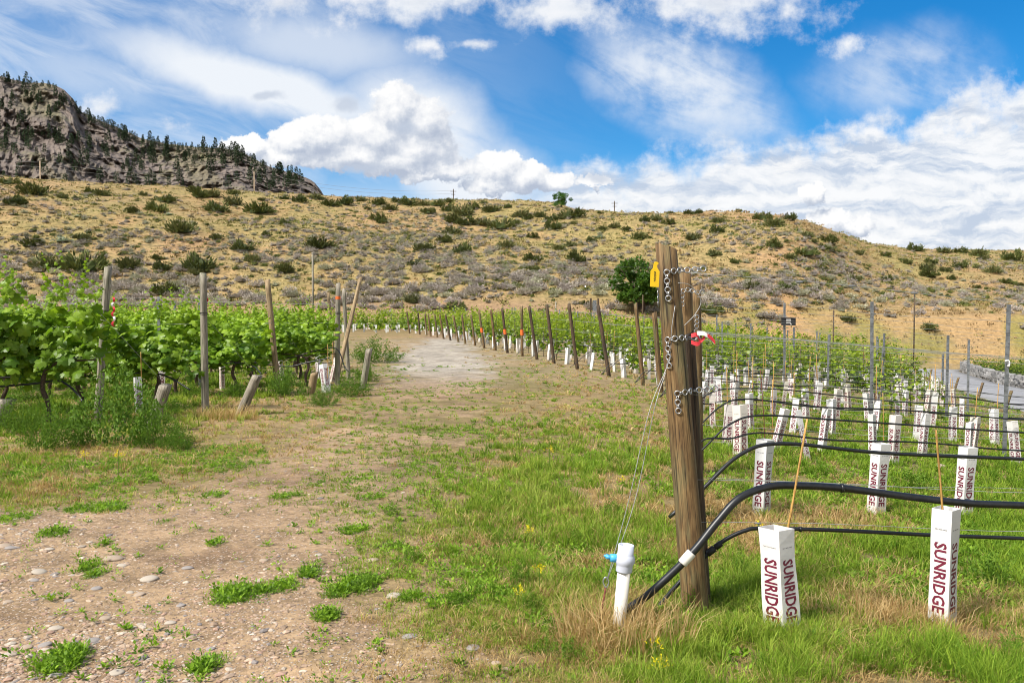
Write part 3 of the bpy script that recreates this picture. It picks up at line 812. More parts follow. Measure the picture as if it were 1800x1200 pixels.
    col = np.array([.06, .15, .012]) + (np.array([.31, .48, .04]) - np.array([.06, .15, .012])) * tone
    V, F, C = cards(P, np.maximum(L, np.repeat(Y, k) * .0016), np.maximum(L * .55, np.repeat(Y, k) * .001), D, N, col)
    tag(put('weeds', make_mesh('weeds', V, [F], M['grass'], None, C, False)), 'low leafy weeds dotted over the track and the verge', 'weeds', kind='stuff')
    print('weeds', n)
build_grass()

# stones: one icosphere-like pebble shape, varied
def pebble(seed, sub=2):
    import bmesh
    bm = bmesh.new(); bmesh.ops.create_icosphere(bm, subdivisions=sub, radius=1)
    V = np.array([v.co[:] for v in bm.verts]); F = np.array([[v.index for v in f.verts] for f in bm.faces]); bm.free()
    k = np.random.default_rng(seed); f = k.normal(size=(3, 3)) * 1.4; ph = k.uniform(0, 6, 3)
    f2 = k.normal(size=(4, 3)) * 3.2
    r = 1 + .13 * np.sin(V @ f.T + ph).sum(1) / 1.5 + .05 * np.abs(np.sin(V @ f2.T + ph[0])).sum(1) / 2
    return V * r[:, None], F
def build_gravel():
    px = rng.uniform(-200, 1150, 90000); py = 640 + 595 * rng.random(90000) ** .7
    X, Y, Z, ok = ground_many(px, py); px, py, X, Y, Z = [a[ok] for a in (px, py, X, Y, Z)]
    g, d = cover(px, py)
    bare = np.clip(1 - 1.7 * (g + d), .03, 1) * np.clip(.75 + 1.1 * fbm(X * .8, Y * .8, 3, 400), .12, 1.4)
    bare = bare * np.where(px < 500, 1.0, .6)
    keep = (rng.random(len(X)) < bare * .6) & (Y < 13); X, Y, Z = X[keep], Y[keep], Z[keep]; n = len(X)
    PV, PF = pebble(3, 1); m = len(PV)
    s = np.exp(rng.normal(size=n) * .55) * .0055; s = np.clip(np.maximum(s, Y * .0006), .003, .022)
    az = rng.uniform(0, 6.3, n); el = rng.uniform(1.0, 1.7, n); fl = rng.uniform(.3, .6, n)
    B = PV[None] * np.stack([s * el, s, s * fl], 1)[:, None]
    ca, sa = np.cos(az)[:, None], np.sin(az)[:, None]
    V = np.stack([B[..., 0] * ca - B[..., 1] * sa + X[:, None], B[..., 0] * sa + B[..., 1] * ca + Y[:, None], B[..., 2] + Z[:, None] + (s * .02)[:, None]], -1).reshape(-1, 3)
    F = (PF[None] + (np.arange(n) * m)[:, None, None]).reshape(-1, 3)
    t = rng.random((n, 1)); pal = np.array([[.30, .21, .14], [.40, .29, .205], [.46, .38, .30], [.22, .19, .175], [.35, .225, .16], [.40, .34, .275]])
    col = pal[rng.choice(6, n, p=[.32, .26, .12, .1, .15, .05])] * (.75 + .45 * t)
    tag(put('gravel', make_mesh('gravel', V, [F], M['stone'], None, np.repeat(col, m, 0), False)), 'tan and grey gravel scattered over the dirt track', 'gravel', kind='stuff')
    print('gravel', n)
build_gravel()
STONES = [(200,982,20,9,'.5'),(262,1018,19,6,''),(120,1056,10,7,''),(186,1086,12,6,''),(98,1104,15,8,''),(78,1134,15,8,''),(45,1138,12,6,''),(70,1005,15,6,''),(330,998,12,6,''),(245,1045,12,5,''),(228,1041,8,4,''),(170,1034,11,5,''),(15,1057,10,5,''),(205,1182,16,7,''),(95,1188,14,7,''),(335,1120,12,6,''),(300,1094,12,6,''),(318,1064,10,5,''),(462,985,9,5,''),(455,1020,8,5,''),(720,1118,15,6,''),(655,985,13,5,''),(690,1048,16,5,''),(832,1138,15,9,''),(1550,806,20,9,''),(15,1150,12,8,''),(60,1020,9,5,''),(10,960,14,6,''),(87,965,10,5,''),(370,1140,10,5,''),(870,1165,10,7,''),(560,975,8,4,''),(20,963,12,5,''),(1650,820,14,5,''),(213,994,10,4,''),(165,1125,13,6,'')]
LAB, SO = [], []
def build_stones():
    ms = [pebble(20 + i, 3) for i in range(4)]; meshes = []
    for i, (V, F) in enumerate(ms):
        meshes.append([make_mesh('stone', V, [F], M['stone'], None, np.tile(c, (len(V), 1))) for c in ((.37, .285, .21), (.42, .36, .29), (.28, .25, .23))])
    for i, (px, py, hw, hh, _) in enumerate(STONES):
        p = ground(px, py); a = hw / FPX * p.y * .85
        me = meshes[i % 4][0 if i % 3 == 0 else 1 if i % 3 == 1 else 2]
        tone = ('tan', 'pale', 'grey')[0 if i % 3 == 0 else 1 if i % 3 == 1 else 2]
        LAB.append((px, py, tone)); o = put('stone', me, (p.x, p.y, p.z + a * .03), (0, rnd.uniform(-.1, .1), rnd.uniform(-.25, .25)), (a, a * .8, a * .34)); SO.append(o)
build_stones()
def label_stones():
    d = {}
    for o, (px, py, tone) in zip(SO, LAB):
        z = 'among the second row cartons' if px > 1400 else 'near the bottom edge of the track' if py > 1110 else 'low on the track' if py > 1050 else 'in the middle of the track' if py > 1000 else 'high on the gravel'
        d.setdefault((tone, z), []).append((px, o))
    for (tone, z), L in d.items():
        L.sort(key=lambda a: a[0])
        for i, (_, o) in enumerate(L): tag(o, f'{tone} rounded stone {z}' + (f', {nth(i)} such from the left' if len(L) > 1 else ''), 'stone', 'larger stones on the dirt track')
label_stones()
# ------------------------------------------------------------------ shrubs, sagebrush and trees of the hill, pines of the mountain
def label_cells(items, noun, zones, extra=''):
    """items: (object, px, py). zones(px, py) -> phrase. Within a zone the ordinal counts from its left end."""
    d = {}
    for it in items: d.setdefault(zones(it[1], it[2]), []).append(it)
    for z, L in d.items():
        L.sort(key=lambda a: a[1])
        for i, it in enumerate(L):
            it[0]['label'] = (f'{noun}, {nth(i)} from left of those {z}' if len(L) > 1 else f'lone {noun} {z}')
def hill_zone(px, py):
    cr = np.interp(px, CR_PX, CR_PY); ft = 540
    f = (py - cr) / (ft - cr)
    col = ['under high cliffs', 'under low cliffs', 'above wooden posts', 'below crest tree', 'above thick post', 'around the knoll', 'past the knoll'][int(np.clip(np.searchsorted([260, 560, 800, 1040, 1240, 1480], px), 0, 6))]
    row = ['on the crest', 'on upper slope', 'halfway up', 'on lower slope', 'at hill foot'][int(np.clip(np.searchsorted([.07, .3, .58, .85], f), 0, 4))]
    return f'{row} {col}'

def shrub_geo(seed, n, spiky, cols, flat=.75, wide=.10, tw=10):
    k = np.random.default_rng(seed); g = Geo()
    for i in range(tw):
        a = k.uniform(0, 6.3); e = k.uniform(.5, 1.4); L = k.uniform(.5, .9)
        p = [np.zeros(3), np.array([math.cos(a) * math.cos(e), math.sin(a) * math.cos(e), math.sin(e)]) * L * .5, np.array([math.cos(a) * math.cos(e * .9), math.sin(a) * math.cos(e * .9), math.sin(e * .95)]) * L]
        V, F = tube_vf(p, [.03, .02, .006], 4, False); g.add(V, F, 1)
    # dense heart of the shrub
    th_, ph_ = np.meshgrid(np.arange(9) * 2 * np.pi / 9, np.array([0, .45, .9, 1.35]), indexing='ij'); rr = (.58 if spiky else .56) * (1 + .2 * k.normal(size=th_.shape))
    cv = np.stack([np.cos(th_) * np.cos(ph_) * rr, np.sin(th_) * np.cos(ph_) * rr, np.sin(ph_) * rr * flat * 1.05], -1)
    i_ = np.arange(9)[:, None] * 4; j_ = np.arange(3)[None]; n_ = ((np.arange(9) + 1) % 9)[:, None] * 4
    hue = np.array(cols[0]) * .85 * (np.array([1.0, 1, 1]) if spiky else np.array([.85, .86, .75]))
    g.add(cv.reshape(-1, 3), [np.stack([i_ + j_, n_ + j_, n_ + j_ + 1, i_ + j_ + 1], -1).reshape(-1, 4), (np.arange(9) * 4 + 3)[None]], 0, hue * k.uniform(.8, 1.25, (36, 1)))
    nb = 16
    lob = unit_dirs(nb, k); lob[:, 2] = np.abs(lob[:, 2]) * .9; lr = k.uniform(.55, .95, nb); ls = k.uniform(.22, .42, nb)
    q = k.integers(0, nb, n)
    P = lob[q] * lr[q][:, None] * np.array([1, 1, flat]) + unit_dirs(n, k) * (ls[q] * k.random(n) ** .4)[:, None]
    P[:, 2] = np.abs(P[:, 2])
    D = P / (np.linalg.norm(P, axis=1, keepdims=True) + .1) + np.array([0, 0, .5]) + unit_dirs(n, k) * (.35 if spiky else .55)
    L = k.uniform(.6, 1.2, n) * (.30 if spiky else .19)
    N = unit_dirs(n, k) + P
    t = np.clip(k.random((n, 1)) * .7 + .3 * k.random(nb)[q][:, None], 0, 1)
    col = np.array(cols[0]) + (np.array(cols[1]) - np.array(cols[0])) * t
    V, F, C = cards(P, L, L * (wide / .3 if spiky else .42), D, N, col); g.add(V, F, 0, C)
    return g
DK = [shrub_geo(100 + i, 520, True, c, f).mesh('dark_bush', [M['bush'], M['twig']], False) for i, (c, f) in enumerate([(((.045, .06, .014), (.14, .155, .045)), .75), (((.05, .065, .016), (.16, .165, .06)), .6), (((.045, .06, .016), (.12, .14, .04)), .9), (((.07, .085, .03), (.20, .20, .08)), .65)])]
SG = [shrub_geo(120 + i, 620, False, c, f, tw=4).mesh('sage_bush', [M['bush'], M['twig']], False) for i, (c, f) in enumerate([(((.26, .225, .20), (.56, .485, .46)), .62), (((.25, .22, .175), (.54, .475, .42)), .5), (((.26, .26, .18), (.54, .52, .38)), .55)])]
GR = shrub_geo(131, 260, False, ((.16, .20, .12), (.42, .48, .36)), .6, tw=3).mesh('pale_bush', [M['bush'], M['twig']], False)
SHR = [(15,313,30),(60,330,45),(28,350,35),(112,343,20),(160,332,20),(180,337,26),(135,347,12),(253,340,16),(290,346,32),(340,330,22),(353,338,28),(375,337,26),(277,363,34),(233,367,26),(382,362,36),(413,349,32),(455,363,40),(410,335,20),(527,347,24),(557,343,22),(580,353,26),(320,395,46),(502,390,20),(143,412,28),(55,423,32),(380,413,26),(427,430,36),(443,452,26),(563,425,38),(500,468,36),(350,458,50),(87,455,56),(150,458,60),(227,460,40),(287,465,30),(347,474,28),(278,450,20),(218,420,14),(607,350,26),(633,347,20),(663,350,28),(687,361,24),(717,351,30),(743,355,20),(767,353,26),(753,368,24),(788,363,24),(817,367,40),(830,360,24),(863,363,28),(893,360,14),(917,373,26),(928,380,18),(948,376,20),(968,382,22),(988,380,18),(1007,370,34),(797,382,34),(818,387,28),(847,388,28),(883,392,34),(907,389,22),(973,395,26),(1007,390,14),(665,380,24),(647,365,12),(670,387,18),(795,403,30),(780,418,24),(745,432,34),(813,436,32),(890,427,28),(937,413,18),(982,432,24),(1012,450,34),(1003,427,20),(938,450,30),(935,469,24),(727,460,22),(727,523,30),(800,537,30),(1123,413,24),(1133,383,18),(1152,380,22),(1175,387,20),(1113,367,16),(1150,368,10),(1180,372,14),(1030,530,18),(1263,383,22),(1262,402,22),(1217,413,28),(1340,377,26),(1360,388,30),(1387,378,26),(1418,410,24),(1453,417,34),(1430,422,14),(1448,432,20),(1463,436,20),(1417,438,36),(1388,450,20),(1360,427,26),(1255,442,24),(1293,457,18),(1503,487,24),(1558,488,18),(1510,442,20),(1557,445,16),(1593,457,22),(1637,457,20),(1627,467,26),(1633,478,28),(1662,472,20),(1687,465,22),(1745,472,26),(1767,492,20),(1792,498,16),(1672,487,14),(1717,467,14),(1717,503,12),(1633,570,30),(1382,500,28),(1323,500,26),(1410,493,14),(1490,557,24),(1610,433,22),(1657,435,26),(1687,437,24),(1720,440,30),(1777,447,30),(1727,450,18),(1250,540,34),(1210,371,18),(1227,370,16),(1298,368,12),(290,505,40),(790,350,16),(700,349,18),(850,353,14),(1055,372,10),(460,348,14),(500,345,16),(1080,395,18),(1100,400,16),(1060,400,16),(1040,420,18),(600,400,16),(470,410,16)]
def build_shrubs():
    it = []
    for i, (px, py, w) in enumerate(SHR):
        p = ground(px, min(py + w * .28, 580) if py > np.interp(px, CR_PX, CR_PY) + 14 else py + w * .34)
        a = w / FPX * p.y * .55
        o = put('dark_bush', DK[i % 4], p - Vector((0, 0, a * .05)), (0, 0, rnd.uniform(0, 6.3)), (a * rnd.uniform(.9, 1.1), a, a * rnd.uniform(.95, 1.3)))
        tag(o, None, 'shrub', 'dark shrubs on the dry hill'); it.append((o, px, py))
    label_cells(it, 'dark green shrub', hill_zone)
    it = []
    for px, py, w in [(110, 417, 32), (297, 374, 16), (1053, 413, 20), (135, 378, 14), (150, 440, 18), (1142, 470, 16)]:
        p = ground(px, py + w * .25); a = w / FPX * p.y * .55
        o = put('pale_bush', GR, p, (0, 0, rnd.uniform(0, 6.3)), (a, a, a * .8)); tag(o, None, 'shrub', 'pale silvery green shrubs on the hill'); it.append((o, px, py))
    label_cells(it, 'pale silvery green shrub', hill_zone)
    # grey sagebrush: thick on the lower slope, thin above
    P = []
    n = 21000
    ang = rng.uniform(-.72, .72, n); yy = rng.uniform(85, 165, n); X = ang * yy
    px = 900 + FPX * ang; pc = np.interp(px, CR_PX, CR_PY); dc = np.interp(px, CR_PX, CR_D)
    s = (yy - 82) / (dc - 82)
    dens = np.interp(s, [.02, .08, .30, .50, .75, 1.0], [.35, 1.0, 1.0, .62, .30, .14]) * np.where(px < 500, .8, 1) * sstep(.02, .10, s)
    dens = dens * np.clip(.9 + 1.5 * fbm(X / 14, yy / 8, 3, 501), .15, 1.6) * np.where(px > 1500, .45, 1)
    dens = np.where((px > 1380) & (s < .12), dens * .15, dens)
    keep = (rng.random(n) < dens * .65) & (s < .98)
    X, Y, s, px = X[keep], yy[keep], s[keep], px[keep]; Z = H(X, Y)
    a = rng.uniform(.36, .86, len(X)) ** 1.0 * np.interp(s, [0, .4, 1], [1.1, .9, .7])
    app = a / Y * np.where((px > -20) & (px < 1820), 1, 0)
    order = np.argsort(-app); it = []
    print('sage', len(X))
    for q, i in enumerate(order[:300]):
        v = int(rng.choice(3, p=[.45, .35, .2]))
        o = put('sage_bush', SG[v], (X[i], Y[i], Z[i] - .04), (0, 0, rnd.uniform(0, 6.3)), (a[i] * rnd.uniform(.9, 1.3), a[i], a[i] * rnd.uniform(1.0, 1.35)))
        qx, qy = project(X[i], Y[i], Z[i]); tag(o, None, 'sagebrush', 'grey sagebrush on the hillside'); it.append((o, float(qx), float(qy)))
    label_cells(it, 'low grey sagebrush', hill_zone)
    g = Geo(); base = []
    for c in (((.26, .225, .20), (.56, .485, .46)), ((.26, .26, .18), (.54, .52, .38)), ((.10, .12, .03), (.24, .24, .07))):
        b = shrub_geo(140 + len(base), 130, False, c, .6, tw=0); base.append((np.concatenate(b.V), b.F, np.concatenate(b.C)))
    def scatter(X, Y, Z, a, w):
        for x, y, z, r in zip(X, Y, Z, a):
            V, F, C = base[int(rng.choice(3, p=w))]; t = rnd.uniform(0, 6.3)
            W = np.stack([V[:, 0] * math.cos(t) - V[:, 1] * math.sin(t), V[:, 0] * math.sin(t) + V[:, 1] * math.cos(t), V[:, 2] * 1.1], 1) * r * (1.3 if len(V) < 1 else 1)
            g.add(W + np.array([x, y, z - .03]), F, 0, C * rnd.uniform(.8, 1.15))
    rest = order[300:]
    scatter(X[rest], Y[rest], Z[rest], a[rest], [.58, .24, .18])
    tag(put('sagebrush_cover', g.mesh('sagebrush_cover', [M['bush']], False)), 'grey sagebrush spread over the hillside between the larger bushes', 'sagebrush', kind='stuff')
    # low grass tussocks that make the slope rough
    g = Geo()
    n = 9000; ang = rng.uniform(-.68, .68, n); pxx = 900 + FPX * ang; dc = np.interp(pxx, CR_PX, CR_D); yy = 84 + (dc - 83) * rng.random(n); X = ang * yy; Z = H(X, yy)
    k = 9; P = np.repeat(np.stack([X, yy, Z], 1), k, 0) + rng.normal(size=(n * k, 3)) * np.array([.3, .3, .0])
    D = unit_dirs(n * k) * .6 + np.array([0, 0, 1]); L = np.repeat(rng.uniform(.12, .34, n), k) * rng.uniform(.7, 1.3, n * k)
    mixv = np.clip(.5 + .9 * fbm(X / 16, yy / 10, 3, 601) + .25 * rng.normal(size=n), 0, 1)[:, None]
    col = np.array([.37, .25, .12]) + (np.array([.20, .21, .055]) - np.array([.37, .25, .12])) * mixv; col = col * rng.uniform(.6, 1.15, (n, 1))
    V, F, C = cards(P, L, L * .6, D, unit_dirs(n * k), np.repeat(col, k, 0)); g.add(V, F, 0, C)
    tag(put('dry_grass', g.mesh('hill_grass', [M['bush']], False)), 'dry tan and yellow green tussock grass over the hill', 'dry grass', kind='stuff')
build_shrubs()

def leaf_tree(name, label, p, h, r, seed, n=2600, low=.1, cols=((.035, .09, .012), (.11, .2, .03)), group=None):
    k = np.random.default_rng(seed)
    t = thing(name, label, 'tree', p, 0, group)
    g = Geo(); g.add(*tube_vf(smooth_path([(0, 0, -.2), (.05 * r, 0, h * .25), (-.04 * r, .05 * r, h * .5)], 8), np.linspace(.07 * r, .03 * r, 9), 8))
    for i in range(7):
        a = k.uniform(0, 6.3); e = k.uniform(.5, 1.1); L = r * k.uniform(.6, .95)
        q = Vector((math.cos(a) * math.cos(e), math.sin(a) * math.cos(e), math.sin(e)))
        g.add(*tube_vf(smooth_path([(0, 0, h * k.uniform(.15, .45)), q * L * .5 + Vector((0, 0, h * .3)), q * L + Vector((0, 0, h * .38))], 6), np.linspace(.03 * r, .008 * r, 7), 5))
    put('trunk', g.mesh('trunk', [M['bark']]), parent=t)
    nb = 26; lob = unit_dirs(nb, k) * k.uniform(.35, .9, (nb, 1)); ls = k.uniform(.13, .34, nb)
    lob = lob * np.array([r, r, h * .5]) + np.array([0, 0, h * .52])
    lob[:, 2] = np.maximum(lob[:, 2], h * low)
    q = k.integers(0, nb, n); P = lob[q] + unit_dirs(n, k) * (ls[q] * k.random(n) ** .35)[:, None] * np.array([r, r, h * .5]) * 1.05
    P[:, 2] = np.maximum(P[:, 2], .05 * h + .1 * k.random(n))
    L = k.uniform(.6, 1.2, n) * r * .105; c0 = np.array([0, 0, h * .45])
    D = (P - c0) / r + unit_dirs(n, k) * 1.1; N = unit_dirs(n, k) + np.array([0, 0, .8])
    col = np.array(cols[0]) + (np.array(cols[1]) - np.array(cols[0])) * np.clip(k.random((n, 1)) * .55 + .45 * k.random(nb)[q][:, None], 0, 1)
    V, F, C = cards(P, L, L * .75, D, N, col)
    put('crown', Geo().add(V, F, 0, C).mesh('crown', [M['leaf']], False), parent=t)
    return t
p = ground(1128, 548); leaf_tree('round_tree', 'dense dark green round tree at the hill foot behind the thick post', p, 6.3 * p.y / 82, 52 / FPX * p.y * 1.2, 5, 5200, .08)
p = ground(986, 364); leaf_tree('round_tree', 'small bright green tree standing alone on the hill crest', p, 26 / FPX * p.y, 19 / FPX * p.y, 6, 2600, .16, ((.03, .10, .01), (.10, .22, .025)))

# pines
def pine_mesh(seed):
    k = np.random.default_rng(seed); g = Geo()
    g.add(*tube_vf([(0, 0, -.06), (0, 0, .5), (0, 0, .97)], [.018, .012, .003], 5), 1)
    n = 230; z = k.random(n) ** 1.1 * .86 + .12; lean = k.uniform(.75, 1.1)
    w = (1.02 - z) ** .75 * .21 * lean * (1 + .35 * np.sin(z * 23 + k.uniform(0, 6))); a = k.uniform(0, 6.3, n)
    rad = w * k.random(n) ** .5
    P = np.stack([np.cos(a) * rad, np.sin(a) * rad, z], 1); D = np.stack([np.cos(a), np.sin(a), k.uniform(-.6, .2, n)], 1)
    L = k.uniform(.06, .12, n); c = np.array([.028, .05, .03]) + np.array([.045, .055, .02]) * k.random((n, 1))
    V, F, C = cards(P, L, L * .8, D, unit_dirs(n, k) + np.array([0, 0, 1]), c); g.add(V, F, 0, C)
    return g.mesh('pine_tree', [M['needle'], M['pine_bark']], False)
def build_pines():
    PM = [pine_mesh(300 + i) for i in range(4)]
    spots = []
    def crest(px): return float(np.interp(px, MT_PX, MT_CR))
    for a, b, n, hh in [(8, 78, 14, 13), (80, 108, 5, 11), (140, 158, 5, 13), (158, 232, 17, 15), (232, 300, 13, 13), (298, 350, 14, 11), (350, 395, 13, 10), (395, 440, 12, 11), (440, 480, 7, 10), (480, 535, 7, 9)]:
        for i in range(n):
            px = a + (b - a) * (i + rnd.random()) / n; spots.append((px, crest(px) + rnd.uniform(2, 7), hh * rnd.uniform(.75, 1.25)))
    for cx, cy, rx, ry, n in [(12, 192, 10, 12, 4), (45, 205, 10, 14, 5), (75, 178, 6, 8, 3), (42, 165, 8, 6, 2), (125, 190, 8, 8, 4), (70, 245, 18, 8, 7), (15, 235, 14, 14, 7), (60, 260, 12, 8, 4), (105, 250, 12, 10, 6), (130, 258, 8, 8, 4), (160, 275, 10, 10, 5), (195, 265, 6, 12, 5), (225, 248, 10, 6, 4), (265, 275, 8, 12, 6), (278, 262, 6, 8, 3), (300, 268, 6, 8, 3), (330, 285, 10, 8, 3), (385, 280, 14, 8, 5), (415, 280, 10, 8, 5), (420, 268, 10, 6, 5), (10, 265, 12, 6, 3), (90, 290, 12, 6, 2), (150, 255, 8, 8, 3), (230, 300, 10, 8, 3), (490, 315, 10, 12, 6), (510, 325, 8, 8, 3), (345, 300, 6, 8, 2), (450, 300, 10, 10, 3), (375, 265, 12, 4, 4)]:
        for i in range(int(n * 1.35)): spots.append((cx + rnd.gauss(0, rx), cy + rnd.gauss(0, ry), rnd.uniform(14, 23)))
    for i in range(110):
        px = rnd.uniform(0, 540); c_ = crest(px); spots.append((px, c_ + (332 - c_) * rnd.random() ** .9, rnd.uniform(14, 25)))
    pr = None; it = []
    for px, py, hh in spots:
        if px < -8 or px > 562: continue
        i = int(np.argmin(np.abs(MT_PX - px))); colm = MT[i]
        q = project(colm[:, 0], colm[:, 1], colm[:, 2])[1]
        j = int(np.argmin(np.abs(q - max(py, crest(px) + 1.5)))); P = colm[j]; sc = hh / FPX * P[1]
        o = put('pine_tree', PM[len(it) % 4], (P[0], P[1] - 4, P[2] - sc * .06), (0, 0, rnd.uniform(0, 6.3)), (sc * rnd.uniform(.8, 1.2), sc, sc))
        tag(o, None, 'tree', 'pines on the rocky mountain'); it.append((o, px, py))
    def z(px, py):
        f = py - np.interp(px, MT_PX, MT_CR)
        row = 'on the skyline' if f < 10 else 'below the skyline' if f < 45 else 'on the cliff' if f < 95 else 'low on rocks'
        col = ['at the summit', 'by the steep shoulder', 'along the ridge', 'near the flat ridge', 'at the low end'][int(np.searchsorted([85, 170, 300, 440], px))]
        return f'{row} {col}'
    label_cells(it, 'dark pine', z)
    print('pines', len(it))
build_pines()

# power poles and the line between them
def build_poles():
    it = []
    for px, pt, pb, Y, lab, arm in [(71, 283, 318, 230, 'bare wooden power pole under the high cliffs, with no crossarm', 0), (447, 302, 338, 260, 'bare wooden power pole against the low end of the cliffs', 0), (797, 333, 354, 330, 'dark power pole with a crossarm behind the crest, above the wooden posts', 1), (1080, 354, 376, 330, 'dark power pole with a crossarm behind the crest, right of the lone tree', 1)]:
        a, b = atd(px, pb, Y), atd(px, pt, Y); b.x = a.x
        g0 = Hs(a.x, a.y); a.z = min(a.z, g0) - .3
        t = thing('power_pole', lab, 'power pole', a, 0, 'power poles behind the hill')
        h = b.z - a.z; m = M['pole'] if not arm else M['wood_dark']
        put('mast', Geo().add(*tube_vf([(0, 0, 0), (0, 0, h)], [.24, .17], 8)).mesh('mast', [m]), parent=t)
        if arm:
            for dz, w in ((.8, 2.4), (2.0, 1.6)):
                put('crossarm', Geo().add(*box_vf((0, -.22, h - dz), (w, .16, .2))).mesh('crossarm', [m], False), parent=t)
            put('insulator', Geo().add(*tube_vf([(0, 0, h), (0, 0, h + .5)], [.07, .05], 6)).mesh('insulator', [M['galv']]), parent=t)
        it.append((b, h))
    for k, (dz, nm) in enumerate(((.4, 'top'), (1.6, 'lower'))):
        P = [it[0][0] - Vector((0, 0, dz)) + Vector((-60, -8, 1)), it[0][0] - Vector((0, 0, dz))]
        a, b = it[0][0], it[1][0]
        for i in range(1, 9):
            u = i / 8; P.append(a.lerp(b, u) - Vector((0, 0, dz + 4 * u * (1 - u) * 1.6)))
        c = it[2][0]
        for i in range(1, 9):
            u = i / 8; P.append(b.lerp(c, u) - Vector((0, 0, dz + 4 * u * (1 - u) * 2.2)))
        tag(put('power_line', Geo().add(*tube_vf(P, .028, 4)).mesh('power_line', [M['wire']])), f'{nm} power line strung between the bare wooden poles behind the hill', 'power line', 'power lines behind the hill')
build_poles()
# ------------------------------------------------------------------ the young vineyard: rows, posts, cartons, hoses, wires
DYX = .20                                     # every row recedes a little towards its far end
Y0, DROW = 4.62, 2.20
END_PX = {0: None}
HEAD = [(0, 1.03), (1, 1.61), (2, 2.09), (3, 2.50), (4, 2.84), (5, 3.15), (6, 3.42), (7, 3.62)]
POSTS = [(1131, 664, 1117, 533), (1071, 651, 1051, 537), (1015, 637, 1000, 534), (974, 631, 961, 535), (944, 624, 930, 538), (918, 621, 917, 538), (892, 615, 882.5, 541.7), (871, 615, 863, 544), (851, 612, 842, 546), (835, 610, 828, 553), (818, 610.5, 812, 554), (806, 611.5, 797, 555), (792, 610, 783, 554.7), (780, 607.5, 773, 554), (769, 606, 764, 554), (757, 600, 752.5, 552.5), (750, 597, 747, 551.6), (738, 593, 735, 550), (720, 591, 715, 547)]
ROWY = [Y0 + DROW * k for k in range(34)]
HX = [b for a, b in HEAD]
for i, q in enumerate(POSTS):
    HX.append((q[0] - 900) / FPX * ROWY[8 + i])
for k in range(len(HX), 34): HX.append(-(11 + 3.0 * (k - 27)) )
def rowp(k, x, z=0.0, dy=0.0):
    y = ROWY[k] + DYX * (x - HX[k]) + dy
    return Vector((x, y, Hs(x, y) + z))
def row_end(k):
    x = HX[k]
    for _ in range(40):
        y = ROWY[k] + DYX * (x - HX[k])
        if x > edge_x(y): break
        x += .5
    return x
def nrow(k): return nth(k)

def post_mesh(h, r, seed, m, rt=None, top_slope=.06, sides=18, orange=None):
    k = np.random.default_rng(seed); n = 14; z = np.linspace(-.35, h, n); rt = rt or r * .86
    ang = np.arange(sides) * 2 * np.pi / sides; V = []
    f = 1 + .035 * k.normal(size=sides); f = (f + np.roll(f, 1) + np.roll(f, -1)) / 3
    for i in range(n):
        rr = (r + (rt - r) * max(z[i], 0) / h) * f * (1 + .012 * k.normal()); zz = np.full(sides, z[i])
        if i == n - 1: zz = zz + top_slope * np.cos(ang) * rt * 4 + .012 * k.normal(size=sides)
        V.append(np.stack([np.cos(ang) * rr, np.sin(ang) * rr, zz], 1))
    V = np.concatenate(V); i = np.arange(n - 1)[:, None] * sides; j = np.arange(sides)[None]; kk = (j + 1) % sides
    g = Geo(); g.add(V, [np.stack([i + j, i + kk, i + sides + kk, i + sides + j], -1).reshape(-1, 4), (np.arange(sides) + (n - 1) * sides)[None]])
    return g.mesh('post', m)
def lean_rot(base, top):
    d = (Vector(top) - Vector(base)).normalized(); return Vector((0, 0, 1)).rotation_difference(d).to_euler()

# --- thick end post in front, with its chains
PB = ground(1224, 1080); PT = atd(1171, 434, PB.y)
def build_main_posts():
    L = (PT - PB).length
    o = put('end_post', post_mesh(L, .076, 1, [M['wood_brown']], .058, -.10, 26), PB, lean_rot(PB, PT))
    tag(o, 'thick weathered brown end post standing alone in front, with a yellow tag', 'post', 'wooden end posts of the young rows')
    for k, px, bt, tt, rr, m, lab in ((1, 1225, 1200, 474, .075, 'wood_brown', 'greenish brown end post just behind the thick front post, second in line'), (2, 1227, 1222, 502, .075, 'wood_brown', 'greenish brown end post, third in line behind the thick front post')):
        b = rowp(k, HX[k]); t = atd(bt, tt, b.y); b.x = (px - 900) / FPX * b.y; b.z = Hs(b.x, b.y)
        HX[k] = b.x
        o = put('end_post', post_mesh((t - b).length, rr, 2 + k, [M[m]], rr * .85), b, lean_rot(b, t)); tag(o, lab, 'post', 'wooden end posts of the young rows')
    b = ground(1237, 1062); t = atd(1212, 588, b.y); o = put('end_post', post_mesh((t - b).length, .042, 9, [M['wood_dark']], .03), b, lean_rot(b, t)); tag(o, 'shorter dark wet post pressed against the back of the thick front post', 'post', 'wooden end posts of the young rows')
    for k in range(3, 8):
        b = rowp(k, HX[k]); o = put('end_post', post_mesh(1.95, .07, 20 + k, [M['wood_brown']]), b, (0, R(-5), 0))
        tag(o, f'brown wooden end post at the head of the {nrow(k)} young row', 'post', 'wooden end posts of the young rows')
    for i, (bx, by, tx, ty) in enumerate(POSTS):
        b = rowp(8 + i, HX[8 + i]); t = atd(tx, ty, b.y)
        t.z = max(t.z, b.z + 1.5); L = (t - b).length; seed = 40 + i
        wd = i in (2, 3, 4, 12, 17); r_ = .06 if i < 6 else .062
        o = put('end_post', post_mesh(L, r_, seed, [M['wood_dark' if wd or i in (1, 6) else 'wood_brown']], sides=12), b, lean_rot(b, t))
        tag(o, f'{"dark" if wd else "weathered brown"} leaning end post beside the track, {nth(i)} beyond the thick post', 'post', 'wooden end posts of the young rows')
        if i in (5, 6, 8):
            z = .42 * L; g = Geo(); g.add(*tube_vf([(0, 0, z), (0, 0, z + .22)], r_ * .97 + .006, 12, False)); put('paint_band', g.mesh('paint_band', [M['wood_orange']]), parent=o)
